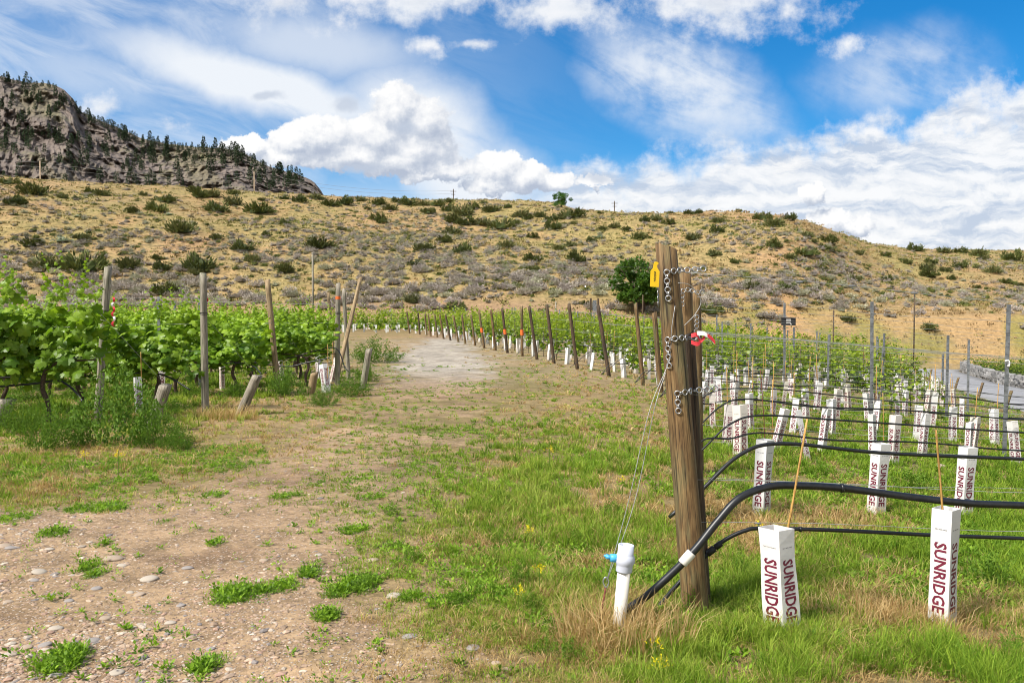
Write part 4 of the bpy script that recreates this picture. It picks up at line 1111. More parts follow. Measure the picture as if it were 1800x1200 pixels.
build_main_posts()

def frame_on_post(z, a, off=.0):
    """point and outward normal on the front post: height z above the ground, angle a from the camera side (deg, + = towards the rows)"""
    ax = (PT - PB).normalized(); u = z / (PT - PB).length
    c = PB + ax * z; r = .076 + (.058 - .076) * u + off
    n = Vector((math.sin(R(a)), -math.cos(R(a)), 0)); n = (n - ax * n.dot(ax)).normalized()
    return c + n * r, n
def chain_mesh(pts, nrm, size=.0148):
    """round figure-of-eight links along a list of points"""
    g = Geo()
    for i, p in enumerate(pts):
        g.add(*torus_vf(p, nrm[i], size, .0034, 14, 6))
        if i:
            a = Vector(pts[i - 1]); b = Vector(p); d = (b - a).normalized()
            s = nrm[i].cross(d) * .0045
            for q in (-1, 1): g.add(*tube_vf([a + d * size * .92 + s * q, b - d * size * .92 + s * q], .003, 5))
    return g.mesh('chain', [M['galv']])
def build_chains():
    for nm, z, a0, n, tail in (('top', 1.905, -18, 3, 3), ('middle', 1.54, -40, 5, 3), ('lower', 1.245, -14, 4, 2)):
        pts, nr = [], []
        for i in range(tail, 0, -1):
            p, q = frame_on_post(z - .047 * i, a0 - 2, .007); pts.append(p); nr.append(q)
        k = 0
        while k < n:
            p, q = frame_on_post(z + .004 * math.sin(k), a0 + k * 34, .007); pts.append(p); nr.append(q); k += 1
        d0 = Vector((1, DYX, -.05)).normalized(); last = pts[-1]
        for i in range(1, 4):
            pts.append(last + d0 * .047 * i + Vector((0, 0, .006 * i))); nr.append(Vector((0, -1, .2)))
        tag(put('chain', chain_mesh(pts, nr)), f'{nm} tensioning chain wrapped round the thick front post', 'chain', 'tensioning chains on the end posts')
    # chain tail at the back of the post, and the chains of the next post
    pts = [atd(1156 + .4 * i, 505 + 9.5 * i, PB.y + .05) for i in range(4)]
    tag(put('chain', chain_mesh(pts, [Vector((1, -.3, 0))] * 4, .014)), 'short chain tail hanging at the left side of the thick post', 'chain', 'tensioning chains on the end posts')
    y1 = ROWY[1] - .10
    for nm, P in (('upper', [(1199, 535), (1199, 527), (1199.5, 519), (1201, 511), (1209, 509), (1217, 511), (1226, 514), (1234, 513)]), ('lower', [(1224, 590), (1224, 582), (1224.5, 573), (1225, 565), (1225, 557)])):
        pts = [atd(a, b, y1) for a, b in P]
        tag(put('chain', chain_mesh(pts, [Vector((.1, -1, 0))] * len(pts), .017)), f'{nm} chain on the second end post in line', 'chain', 'tensioning chains on the end posts')
    # red and white ribbon on the middle chain
    p, n = frame_on_post(1.535, 78, .03); g = Geo()
    for k, (m, pts) in enumerate((('red', [(0, 0, .015), (.03, -.01, .02), (.05, 0, -.015), (.075, -.01, .01)]), ('white', [(.03, -.012, .03), (.07, -.02, .026), (.11, -.012, -.005), (.125, -.012, -.02)]), ('red', [(.085, -.022, .018), (.11, -.016, .0), (.13, -.014, -.024)]), ('red', [(0, -.005, -.02), (.03, -.012, -.03), (.05, -.004, -.022)]))):
        c = smooth_path(pts, 8); V = np.concatenate([c + np.array([0, 0, .011]), c - np.array([0, .004, .011])]); m_ = len(c); i = np.arange(m_ - 1)
        g.add(V + np.array(p[:]), np.stack([i, i + 1, i + 1 + m_, i + m_], 1), {'red': 0, 'white': 1}[m])
    tag(put('ribbon', g.mesh('ribbon', [M['red'], M['white']])), 'red and white ribbon tied on the middle chain of the thick post', 'ribbon')
    # yellow tag
    out = [(-.012, .062), (-.006, .074), (.004, .074), (.016, .070), (.016, .058), (.008, .054), (.012, .036), (.026, .018), (.026, -.074), (-.026, -.074), (-.028, .018), (-.014, .036)]
    c = atd(1151.5, 482, PB.y - .085); n = len(out); V = [(x * .92, -.0015, z * .92) for x, z in out] + [(x * .92, .0015, z * .92) for x, z in out]
    V = np.array(V); i = np.arange(n); g = Geo(); g.add(V, [i[None], i[None, ::-1] + n, np.stack([i, i + n, (i + 1) % n + n, (i + 1) % n], 1)])
    t = put('tag', g.mesh('tag', [M['yellow']], False), c, (0, R(3), R(8))); tag(t, 'yellow plastic tag hanging beside the top of the thick post', 'tag')
    g = Geo()
    for k in range(9): g.add(*box_vf((-.003 + (.003 if k % 2 else 0), -.0026, .012 - .0058 * k), (.006 if k % 3 else .009, .001, .0036)))
    put('print', g.mesh('print', [M['ink_black']], False), parent=t)
build_chains()

# --- grow cartons with their lettering
def text_mesh(body, h, length, mname, bold=.012):
    c = bpy.data.curves.new('t', 'FONT'); c.body = body; c.offset = bold; c.resolution_u = 2; c.size = 1
    o = bpy.data.objects.new('t', c); COL.objects.link(o); dg = bpy.context.evaluated_depsgraph_get(); me = o.evaluated_get(dg).to_mesh()
    V = np.array([v.co[:] for v in me.vertices]); F = [tuple(p.vertices) for p in me.polygons]; o.evaluated_get(dg).to_mesh_clear()
    bpy.data.objects.remove(o); bpy.data.curves.remove(c)
    V[:, :2] -= V[:, :2].min(0); s = V[:, :2].max(0); V[:, 0] *= length / s[0]; V[:, 1] *= h / s[1]
    tri = [f for f in F if len(f) == 3]; q = [f for f in F if len(f) == 4]; big = [f for f in F if len(f) > 4]
    for f in big: tri += [(f[0], f[i], f[i + 1]) for i in range(1, len(f) - 1)]
    return V, [np.array(x) for x in (tri, q) if x]
TXT = text_mesh('SUNRIDGE', .070, .40, 'ink', .026)
NUM = text_mesh('561-363-6462', .0075, .066, 'ink_black', 0)
def carton_geo(a=.097, h=.61, sk=0.0):
    """open square sleeve; sk skews the square into a diamond. Returns the sleeve and its lettering"""
    b = a / 2; C = [(-b - sk, 0), (0, -b * 1.414 + 0), (b + sk, 0), (0, b * 1.414)]
    C = [(-b * 1.414 - sk, 0), (0, -(b * 1.414 - sk)), (b * 1.414 + sk, 0), (0, b * 1.414 - sk)]
    g = Geo(); lt = Geo(); w = .0022; V = []; nz = 9
    C3 = [Vector((x, y, 0)) for x, y in C]
    for lay, off in ((0, 0), (1, -w)):
        for zi in range(nz):
            z = -.04 + (h + .04) * zi / (nz - 1)
            for p in C3:
                q = p * (1 + off / p.length * 1.414); V.append((q.x, q.y, z))
    V = np.array(V); F = []
    for zi in range(nz - 1):
        for i in range(4):
            j = (i + 1) % 4; o = zi * 4; F.append((o + i, o + j, o + 4 + j, o + 4 + i)); o2 = nz * 4 + zi * 4; F.append((o2 + j, o2 + i, o2 + 4 + i, o2 + 4 + j))
    t = (nz - 1) * 4
    for i in range(4): j = (i + 1) % 4; F.append((t + i, t + j, nz * 4 + t + j, nz * 4 + t + i))
    g.add(V, np.array(F))
    for i in range(4):
        p, q = C3[i], C3[(i + 1) % 4]; e = (q - p); L = e.length; e = e / L; n = e.cross(Vector((0, 0, 1)))
        for (TV, TF), ctr, top, m in ((TXT, .5, h - .185, 0), (NUM, .5, h - .115, 1)):
            if m == 0:
                hh = TV[:, 1].max(); P = np.array(p[:])[None] + np.array(e[:])[None] * (L * ctr - hh / 2 + TV[:, 1:2]) + np.array([0, 0, 1.0])[None] * (top - TV[:, 0:1]) + np.array(n[:])[None] * .0009
            else:
                ww = TV[:, 0].max(); P = np.array(p[:])[None] + np.array(e[:])[None] * (L * ctr - ww / 2 + TV[:, 0:1]) + np.array([0, 0, 1.0])[None] * (top + TV[:, 1:2]) + np.array(n[:])[None] * .0009
            lt.add(P, TF, m)
    return g, lt
def merge_geo(a, b, off):
    for v, c in zip(b.V, b.C): pass
    n0 = a.n
    a.V += b.V; a.C += b.C; a.F += [f + n0 for f in b.F]; a.M += [m + off for m in b.M]; a.n += b.n
    return a
CG = []
CMATS = [M['carton'], M['ink'], M['ink_black']]
def warp(g, seed):
    """each sleeve is bent, twisted and dented a little, print and all"""
    k = random.Random(seed); bx, by, tw, d1, d2 = k.uniform(-.03, .03), k.uniform(-.03, .03), k.uniform(-.12, .12), k.uniform(.25, .5), k.uniform(.004, .012)
    out = []
    for V in g.V:
        u = V[:, 2] / .66; a = tw * u; x = V[:, 0] * np.cos(a) - V[:, 1] * np.sin(a); y = V[:, 0] * np.sin(a) + V[:, 1] * np.cos(a)
        s_ = 1 - d2 * 9 * np.exp(-((V[:, 2] - d1) / .16) ** 2)
        out.append(np.stack([x * s_ + bx * u * u, y * (2 - s_) + by * u * u, V[:, 2] + .012 * math.sin(seed) * u * V[:, 0] / .08], 1))
    g.V = out; return g
for vi, (a, h, sk) in enumerate(((.112, .66, 0), (.112, .66, .014), (.110, .64, -.014), (.112, .66, .006), (.112, .65, -.008), (.108, .66, 0))):
    plain = warp(carton_geo(a, h, sk)[0], vi).mesh('grow_carton', CMATS, False)
    g, lt = carton_geo(a, h, sk); n1 = warp(merge_geo(g, lt, 1), vi).mesh('grow_carton', CMATS, False)
    g, lt = carton_geo(a, h, sk); lt.V = [np.stack([v[:, 0], -v[:, 1], h - .02 - v[:, 2]], 1) for v in lt.V]; n2 = warp(merge_geo(g, lt, 1), vi).mesh('grow_carton', CMATS, False)
    CG.append((plain, n1, n2))
CART = []
def carton(p, rot=.785, v=0, tilt=(0, 0), sc=(1, 1, 1), label='', flip=False, letter=True, row=0):
    o = put('grow_carton', CG[v][0 if not letter else 2 if flip else 1], p, (tilt[0], tilt[1], rot), sc)
    tag(o, label, 'grow carton', 'white lettered cartons round the young vines')
    return o
def stake(b, t, label, m='bamboo', r=.007, name='bamboo_stake'):
    P = [Vector(b), Vector(b).lerp(Vector(t), .5) + Vector((.004, 0, 0)), Vector(t)]
    g = Geo(); V, F = tube_vf(smooth_path(P, 8), np.linspace(r, r * .75, 9) * (1 + .08 * (np.arange(9) % 2)), 7); g.add(V - np.array(P[0][:]), F)
    return tag(put(name, g.mesh(name, [M[m]]), P[0]), label, 'stake', 'thin stakes in the young rows')
def build_cartons():
    near = [  # px, py of the foot, rotation offset, variant, tilt (x, y), label
        (1376, 1109, .22, 5, (.0, -.085), (1.26, 1.0, .84), 'soiled leaning carton at the front, nearest the thick post', False),
        (1656, 1096, .10, 0, (0, .0), (1, 1, 1), 'upright clean carton at the front, second along the first row', False),
        (1338, 903, .09, 0, (0, .02), (1, 1, 1), 'clean carton just behind the arched hose, second row, nearest the thick post', False),
        (1540, 901, .41, 0, (0, .025), (1.06, 1, 1), 'upright carton in the second row, beside a tall metal post', False),
        (1693, 906, .50, 0, (0, .02), (1.04, 1, 1), 'upright carton with a green smudge on its lettering, second row', False),
        (1301, 803, .27, 1, (0, .02), (1, 1, 1), 'yellowish carton, third row, nearest the thick post', False),
        (1420, 806, .5, 2, (.05, -.22), (.62, .62, 1), 'narrow crushed carton tilted to the left, third row', False),
        (1569, 815, .43, 0, (0, .02), (1, 1, 1), 'straight carton behind a bamboo stake, third row', False),
        (1700, 826, .2, 2, (0, .02), (.8, .8, 1), 'small carton third row, standing behind another carton', True)]
    for px, py, ro, v, tl, sc, lab, fl in near:
        p = ground(px, py); CART.append((carton(p, -ro, v, tl, sc, lab, fl), p))
    n = 9; more = []
    for k in range(3, 34):
        x0, x1 = HX[k] + .45, row_end(k) - .4
        i = 0; x = x0
        while x < x1:
            p = rowp(k, x, 0, rnd.uniform(-.08, .08)); q = project(*p)
            if -30 < q[0] < 1830 and not (q[0] > 1665 and p.y > 17 and rnd.random() < .8): more.append((k, i, p, q))
            i += 1; x += .74 * rnd.uniform(.88, 1.12) * (1 if k < 22 else 1.15)
    more.sort(key=lambda a: a[2].y)
    far = Geo()
    for k, i, p, q in more:
        rot = -math.atan2(p.x, p.y) + rnd.gauss(0, .35); tl = (rnd.gauss(0, .045), rnd.gauss(.02, .065)); s = rnd.uniform(.8, .95)
        if n < 300:
            fl = rnd.random() < .25
            o = carton(p, rot, rnd.randrange(6), tl, (s, s, rnd.uniform(.86, .97)), f'white carton {nth(i)} from the post end of the {nrow(k)} young vine row', fl, p.y < 24); n += 1
            CART.append((o, p))
        else:
            V, F = box_vf((0, 0, .29), (.12, .12, .6)); F = F[[0, 2, 3, 4, 5]]
            far.add(V + np.array(p[:]), F)
    if far.n: tag(put('grow_cartons', far.mesh('grow_cartons', [M['carton']], False)), 'distant white cartons round young vines in the far rows', 'grow cartons', kind='stuff')
    print('cartons', n, far.n / 8)
    # stakes
    for b, t, lab, m in (((1386, 942), (1419, 736), 'long yellow bamboo stake leaning right out of the soiled front carton', 'bamboo'), ((1656, 899), (1645, 755), 'yellow bamboo stake standing in the upright front carton', 'bamboo')):
        Y = ground(1370, 1100).y if b[0] < 1500 else ground(1656, 1096).y
        stake(atd(b[0] - (t[0] - b[0]) * .8, b[1] + 120, Y), atd(*t, Y - .03), lab, m)
    for bx, by, tx, ty, lab, m, nm in ((1346, 800, 1337, 650, 'thin dark red rusty rod, third row, right of the yellowish carton', 'rust', 'steel_rod'), (1357, 800, 1358, 667, 'bamboo stake close to the rusty rod, third row', 'bamboo', 'bamboo_stake'), (1553, 815, 1552, 690, 'bamboo stake at the left edge of the straight third row carton', 'bamboo', 'bamboo_stake')):
        p = ground(bx, by); stake(p, atd(tx, ty, p.y), lab, m, .006, nm)
    c = 5; cnt = {}
    for o, p in CART[9:]:
        if rnd.random() < .55 and p.y < 34 and c < 140:
            L = o['label'].replace('white carton ', ''); h = rnd.uniform(.95, 1.35)
            stake((p.x + .03, p.y + .03, p.z - .05), (p.x + .03 + rnd.gauss(0, .05), p.y + .03, p.z + h), 'bamboo stake at the carton ' + L.replace('the post end of ', 'the posts in '), 'bamboo', .006 + .00012 * p.y); c += 1
build_cartons()

# --- irrigation hoses
def hose(pts, r, label, n=60, parts=None):
    P = smooth_path(pts, n); o = thing('drip_hose', label, 'hose', Vector(P[0]), 0, 'black irrigation hoses of the young rows')
    g = Geo(); V, F = tube_vf(P - P[0], r, 10); g.add(V, F); put('pipe', g.mesh('pipe', [M['hose']]), parent=o)
    return o, Vector(P[0])
def sleeve(o, org, a, b, r, m, name):
    a, b = Vector(a) - org, Vector(b) - org; d = (b - a)
    g = Geo(); g.add(*tube_vf([a, a + d * .05, a + d * .95, b], [r * .9, r, r, r * .9], 14)); put(name, g.mesh(name, [M[m]]), parent=o)
def build_hoses():
    y = PB.y - .13
    P = [atd(1090, 1076, y + .02), atd(1130, 1052, y - .02), atd(1180, 1008, y - .03), atd(1222, 965, y - .03), atd(1262, 915, y), atd(1300, 875, y + .03), atd(1350, 855.5, y + .1), atd(1400, 853, y + .15), atd(1480, 857.5, y + .25)]
    for px, py in ((1600, 873), (1700, 884), (1800, 888), (1950, 897), (2300, 925)):
        P.append(atd(px, py, y + .25 + (px - 1480) / 1450 * 4.7 * DYX))
    o, org = hose(P, .021, 'thick black hose arching up past the thick post to the front row', 90)
    sleeve(o, org, atd(1199, 990, y - .035), atd(1216, 970.5, y - .033), .027, 'pvc', 'coupling')
    for px, py, dy in ((1480, 857.5, .25), (1700, 884, .42)):
        c = atd(px, py, y + dy); sleeve(o, org, c - Vector((.008, 0, 0)), c + Vector((.008, 0, 0)), .026, 'hose', 'clip')
    y2 = PB.y + .13
    P = [atd(1122, 1118, y2 - .1), atd(1150, 1075, y2 - .1), atd(1195, 1022, y2), atd(1225, 992, y2), atd(1250, 968, y2), atd(1275, 948, y2), atd(1310, 932, y2), atd(1345, 928, y2 + .02), atd(1480, 932, y2 + .1), atd(1640, 940, y2 + .25), atd(1800, 946, y2 + .35), atd(1960, 955, y2 + .45), atd(2300, 980, y2 + .6)]
    o, org = hose(P, .0115, 'thinner black hose under the arched one, second hose of the front row', 80)
    sleeve(o, org, atd(1243, 973, y2), atd(1256, 963, y2), .02, 'hose', 'coupling'); sleeve(o, org, atd(1257, 962, y2), atd(1268, 954, y2), .018, 'hose', 'coupling')
    c = atd(1407, 929.5, y2 + .05); sleeve(o, org, c - Vector((.007, 0, 0)), c + Vector((.007, 0, 0)), .0155, 'hose', 'clip')
    for k in range(1, 17):
        xe = min(row_end(k), .66 * ROWY[k] + 4) if k < 7 else min(row_end(k), .52 * ROWY[k])
        for hi, (z, r, nm) in enumerate(((.66, .016 if k < 2 else .011 if k < 5 else .009, 'upper'), (.47, .0105, 'lower'))):
            if hi and (k in (1, 3, 5, 7) or k > 9): continue
            x0 = HX[k] - .25; pts = [rowp(k, x0, .05, -.1), rowp(k, x0 + .28, .28 + .1 * hi, -.1), rowp(k, x0 + .62, z * .86, -.06), rowp(k, x0 + 1.0, z * 1.02, -.04)]
            x = x0 + 1.9
            while x < xe:
                pts.append(rowp(k, x, z + rnd.gauss(0, .022), -.05 + .06 * hi)); x += 1.1
            pts.append(rowp(k, xe, z, -.03))
            hose(pts, r, f'{nm} black drip hose along the {nrow(k)} young vine row', 24 + 6 * len(pts) // 2)
    far = [k for k in range(17, 21)]
    for k in far:
        x = HX[k]; xe = row_end(k); pts = [rowp(k, x, .1)]
        x += .6
        while x < xe: pts.append(rowp(k, x, .6 + rnd.gauss(0, .03))); x += 3
        hose(pts, .011, f'black drip hose along the distant {nrow(k)} young vine row', 30)
build_hoses()

# --- metal line posts
def metal_post(b, h, label, extra=False):
    g = Geo(); s = .024
    prof = [(-s, -.014), (s, -.014), (s, .012), (s - .007, .014), (s - .007, -.006), (-s + .007, -.006), (-s + .007, .014), (-s, .012)]; n = len(prof)
    V = np.array([(x, y, z) for z in (-.3, h) for x, y in prof]); i = np.arange(n)
    g.add(V, [np.stack([i, (i + 1) % n, (i + 1) % n + n, i + n], 1), i[None] + n])
    o = put('metal_post', g.mesh('metal_post', [M['steel_post']], False), b, (0, rnd.gauss(0, .008), rnd.uniform(-.3, .3)), (1 + b.y * .006, 1 + b.y * .006, 1))
    tag(o, label, 'post', 'grey metal posts in the rows')
    g = Geo()
    for q in range(5):
        z = .5 + .32 * q
        if z < h - .05: g.add(*box_vf((.006, -.019, z), (.03, .01, .012)))
    put('wire_clip', g.mesh('wire_clip', [M['galv']], False), parent=o)
    return o
MPOST = [(1765, 806, 535, 'tall grey metal post at the far right, holding a white clip'), (1532, 752, 530, 'tall grey metal post between two bamboo stakes, fifth row'), (1379, 694, 532, 'tall grey metal post with a black box mounted near its top'), (1455, 690, 588, 'short looking grey metal post right of the black box'), (1550, 690, 609, 'grey metal post just right of the tall post by the stakes'), (1656, 714, 622, 'grey metal post in front of the concrete road'), (1318, 660, 568, 'thin grey metal post left of the black box, in the leafy rows'), (1259, 640, 553, 'thin grey metal post close behind the brown end posts')]
MP = []
def build_metal():
    for px, pb, pt, lab in MPOST:
        b = ground(px, pb); t = atd(px, pt, b.y); o = metal_post(b, max(t.z - b.z, 1.5), lab); MP.append((o, b, t))
    for k in range(5, 30):
        x = HX[k] + 5.5 + (k * 1.7) % 3; i = 0; e = row_end(k)
        while x < e - 1 and i < 5:
            p = rowp(k, x); q = project(*p)
            if -20 < q[0] < 1810 and all((p - b).length > 1.4 for _, b, _ in MP): metal_post(p, 1.95, f'grey metal post, {nth(i)} along the {nrow(k)} young vine row')
            i += 1; x += 6.2
    # black box on a post, white clip on another
    _, b, t = MP[2]; c = atd(1386, 565, b.y - .06)
    o = thing('control_box', 'small black box with a pale display label mounted on a metal post', 'control box', c)
    w, h = 24 / FPX * b.y, 13.5 / FPX * b.y
    put('case', Geo().add(*box_vf((0, 0, 0), (w, .07, h))).mesh('case', [M['black']], False), parent=o)
    g = Geo()
    for i in range(3): g.add(*box_vf((-.01, -.0365, h * (.26 - .22 * i)), (w * .34, .003, h * .10)))
    put('label', g.mesh('label', [M['white']], False), parent=o)
    put('lamp', Geo().add(*box_vf((w * .15, -.0365, -h * .36), (w * .07, .004, h * .12))).mesh('lamp', [M['white']], False), parent=o)
    _, b, t = MP[0]
    c = atd(1770, 636, b.y - .04); g = Geo(); g.add(*tube_vf(smooth_path([c + Vector((-.03, 0, .015)), c + Vector((.025, 0, .02)), c + Vector((.04, 0, -.02)), c + Vector((.03, 0, -.07)), c + Vector((.012, 0, -.05))], 12), .012, 7))
    tag(put('insulator_clip', g.mesh('insulator_clip', [M['white']])), 'white curled plastic clip on the far right metal post', 'clip')
build_metal()

# --- wires
def wire(pts, r, label, name='trellis_wire', group='trellis wires of the young rows', n=24, m='wire'):
    P = smooth_path(pts, n); V, F = tube_vf(P - P[0], r, 5)
    return tag(put(name, Geo().add(V, F).mesh(name, [M[m]]), P[0]), label, 'wire', group)
def build_wires():
    names = ['lowest', 'second lowest', 'middle', 'second highest', 'highest']
    for k in range(0, 13):
        xe = min(row_end(k), .64 * ROWY[k] + 3)
        hs = (.50, .74, 1.22, 1.53, 1.90) if k == 0 else (.36, .8, 1.2, 1.55, 1.86)
        for i, z in enumerate(hs):
            pts = []; x = HX[k] + (.05 if i < 2 else 0) - (.09 if k == 0 else 0)
            x0 = x
            while x < xe: pts.append(rowp(k, x, z + (x - x0 > .1) * -.015 * math.sin((x - x0) * 1.1) ** 2)); x += .9
            pts.append(rowp(k, xe, z))
            wire(pts, .0016 + .00012 * k, f'{names[i]} trellis wire of the {nrow(k)} young vine row', n=max(12, len(pts) * 2))
    # splices on the top wires of the first rows
    it = 0
    for k, x, z in ((0, HX[0] + .62, 1.89), (0, HX[0] + .95, 1.885), (0, HX[0] + 1.35, 1.88), (1, HX[1] + 1.6, 1.85), (0, HX[0] + .38, .5), (1, HX[1] + .9, .8)):
        p = rowp(k, x, z); g = Geo(); g.add(*tube_vf([(-.02, 0, 0), (-.015, 0, 0), (.015, 0, -.001), (.02, 0, -.001)], [.003, .006, .006, .003], 8)); g.add(*tube_vf([(0, 0, 0), (.004, 0, -.02)], .003, 5))
        tag(put('wire_joiner', g.mesh('wire_joiner', [M['steel_post']]), p), f'{nth(it)} grey wire joiner along the wires of the front rows, counted from the thick post', 'wire joiner', 'wire joiners of the front rows'); it += 1
    # guy wires of the thick post, down to the earth anchor
    y = PB.y - .12; A = atd(1066, 1022, y - .05)
    wire([frame_on_post(1.72, 8, .006)[0], frame_on_post(1.60, -16, .008)[0], frame_on_post(1.42, -42, .008)[0], atd(1142, 720, y - .02), atd(1105, 880, y - .03), A], .0021, 'pale guy wire crossing the face of the thick post down to its anchor', 'guy_wire', 'guy wires of the thick post')
    wire([frame_on_post(1.36, -70, .004)[0], atd(1150, 720, y), atd(1116, 880, y - .02), A + Vector((.005, 0, .01))], .0021, 'pale guy wire leaving the left side of the thick post', 'guy_wire', 'guy wires of the thick post')
    wire([atd(1192, 497, y + .04), atd(1214, 502, y + .06), atd(1232, 528, y + .08), atd(1222, 552, y + .07), atd(1203, 572, y + .04)], .0019, 'loose wire loop curling beside the top of the thick post', 'wire_loop', 'guy wires of the thick post')
    wire([atd(1208, 640, y + .2), atd(1211, 700, y + .2), atd(1216, 790, y + .2), atd(1219, 850, y + .2)], .0019, 'wire hanging down over the shorter dark wet post', 'wire_loop', 'guy wires of the thick post')
    o = thing('earth_anchor', 'dark anchor rod with a steel eye in the straw by the thick post', 'anchor', A)
    g = Geo(); g.add(*tube_vf([Vector((-.004, 0, -.03)), Vector((-.03, 0, -.19)), Vector((-.045, .01, -.32))], .0055, 7)); put('rod', g.mesh('rod', [M['rust']]), parent=o)
    g = Geo(); g.add(*tube_vf(smooth_path([(-.004, 0, -.035), (-.018, 0, .0), (-.004, 0, .026), (.012, 0, 0), (.0, 0, -.035)], 16), .004, 6)); put('eye', g.mesh('eye', [M['galv']]), parent=o)
build_wires()

# --- PVC valve
def build_valve():
    b = ground(1087, 1108); t = atd(1101, 957, b.y); o = thing('valve_riser', 'white plastic standpipe with a blue valve handle in the straw', 'standpipe', b)
    o.rotation_euler = lean_rot(b, t); L = (t - b).length; r = 11.5 / FPX * b.y
    put('pipe', Geo().add(*tube_vf([(0, 0, -.2), (0, 0, L * .75)], r, 20)).mesh('pipe', [M['pvc']]), parent=o)
    put('valve_body', Geo().add(*lathe_vf([(r * 1.22, L * .69), (r * 1.27, L * .70), (r * 1.27, L * .76), (r * 1.32, L * .775), (r * 1.5, L * .80), (r * 1.52, L * .845), (r * 1.36, L * .88), (r * 1.22, L * .895), (r * 1.22, L), (r * 1.12, L), (r * 1.0, L * .998), (r * .98, L * .93)], 24)).mesh('valve_body', [M['pvc_grey']]), parent=o)
    g = Geo(); z = L * .835
    g.add(*tube_vf([(-r * 1.2, 0, z), (-r * 1.7, 0, z), (-r * 2.3, 0, z), (-r * 2.35, 0, z)], [r * .62, r * .66, r * .62, r * .3], 12))
    g.add(*box_vf((-r * 2.55, 0, z + .004), (r * .9, r * .9, r * .55), Matrix.Rotation(R(12), 3, 'Y')))
    g.add(*tube_vf([(-r * 2.6, 0, z + .004), (-r * 3.3, -.002, z + .010)], [r * .36, r * .16], 8))
    put('handle', g.mesh('handle', [M['blue']]), parent=o)
build_valve()
# ------------------------------------------------------------------ grapevines
LO = np.array([(0, 0), (.20, -.14), (.48, -.10), (.40, .12), (.66, .30), (.58, .52), (.36, .50), (.30, .78), (0, 1.0), (-.30, .78), (-.36, .50), (-.58, .52), (-.66, .30), (-.40, .12), (-.48, -.10), (-.20, -.14)], float)
def lobed(P, S, D, N, col):
    """lobed vine leaves: 16-point outline round a raised centre"""
    n = len(P); D = D / (np.linalg.norm(D, axis=1, keepdims=True) + 1e-9); B = np.cross(D, N); B /= np.linalg.norm(B, axis=1, keepdims=True) + 1e-9; Nn = np.cross(B, D)
    k = len(LO); x = LO[:, 0][None, :, None]; y = LO[:, 1][None, :, None]; S = S[:, None, None]
    V = P[:, None] + (B[:, None] * x + D[:, None] * y) * S - Nn[:, None] * (np.abs(x) * .30 + (y - .35) ** 2 * .35) * S
    ctr = (P + D * .38 * S[:, 0])[:, None]
    V = np.concatenate([ctr, V], 1).reshape(-1, 3); b = np.arange(n)[:, None, None] * (k + 1); i = np.arange(k)
    F = (b + np.stack([np.zeros(k, int), 1 + i, 1 + (i + 1) % k], 1)[None]).reshape(-1, 3)
    C = np.repeat(col, k + 1, 0); C = C.reshape(n, k + 1, 3); C[:, 0] *= 1.12
    return V, F, C.reshape(-1, 3)
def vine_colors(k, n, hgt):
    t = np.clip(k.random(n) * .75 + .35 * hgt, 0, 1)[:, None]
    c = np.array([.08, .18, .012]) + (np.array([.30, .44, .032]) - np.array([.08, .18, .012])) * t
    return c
def mature_vine(seed, n=480, simple=False):
    k = np.random.default_rng(seed); g = Geo()
    nb = 20; lob = np.stack([k.uniform(-.72, .72, nb), k.uniform(-.22, .22, nb), k.uniform(.88, 1.85, nb)], 1)
    q = k.integers(0, nb, n); P = lob[q] + unit_dirs(n, k) * (k.random((n, 1)) ** .45) * np.array([.34, .27, .30])
    # shoots: upright ones over the top, hanging ones below
    P2, s2 = [], []
    for i in range(12):
        x = k.uniform(-.7, .7); up = k.random() < .7; L = k.uniform(.15, .7) if up else k.uniform(.2, .6); z0 = 1.95 if up else 1.0; dx = k.normal(0, .12); dy = k.normal(0, .1)
        for u in np.linspace(0, 1, int(6 + L * 14)):
            P2.append((x + dx * u + k.normal(0, .035), dy * u + k.normal(0, .035), z0 + (1 if up else -1) * L * u)); s2.append(.095 * (1.0 - .62 * u))
    P = np.concatenate([P, P2]); m = len(P)
    S = np.concatenate([k.uniform(.06, .175, n), s2]); out = P - np.array([0, 0, 1.4]); out[:, 0] *= .3
    D = np.stack([k.normal(0, .7, m), np.sign(out[:, 1]) * .5 + k.normal(0, .5, m), -.75 + k.normal(0, .4, m)], 1)
    N = np.stack([k.normal(0, .5, m), np.sign(out[:, 1]) * .9 + k.normal(0, .4, m), np.full(m, .55)], 1)
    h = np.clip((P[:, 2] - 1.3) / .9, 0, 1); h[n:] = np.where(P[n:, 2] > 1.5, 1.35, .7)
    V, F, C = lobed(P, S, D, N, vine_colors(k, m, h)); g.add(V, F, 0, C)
    t = Geo(); x0 = k.normal(0, .05)
    t.add(*tube_vf(smooth_path([(x0, 0, -.1), (x0 + .03, .02, .3), (x0 - .04, -.01, .6), (x0 + .02, 0, .92)], 10), np.linspace(.04, .03, 11) * (1 + .12 * k.normal(size=11)), 8))
    for s in (-1, 1): t.add(*tube_vf(smooth_path([(x0 + .02, 0, .86), (x0 + .2 * s, .02, .97), (x0 + .68 * s, -.01, 1.0)], 8), np.linspace(.026, .014, 9), 6))
    return g.mesh('foliage', [M['leaf']], False), t.mesh('trunk', [M['bark']])
MV = [mature_vine(700 + i) for i in range(4)]
def put_vine(i, p, label, group, s=1.0, rz=0.0, zs=1.0):
    t = thing('grapevine', label, 'grapevine', p, rz, group); t.scale = (s, s, s * zs * rnd.uniform(.94, 1.06))
    put('trunk', MV[i][1], parent=t); put('foliage', MV[i][0], parent=t); return t
RZ = math.atan(DYX)
LROW = [(12.5, 172), (14.4, 350), (17.4, 478), (19.5, 590)]
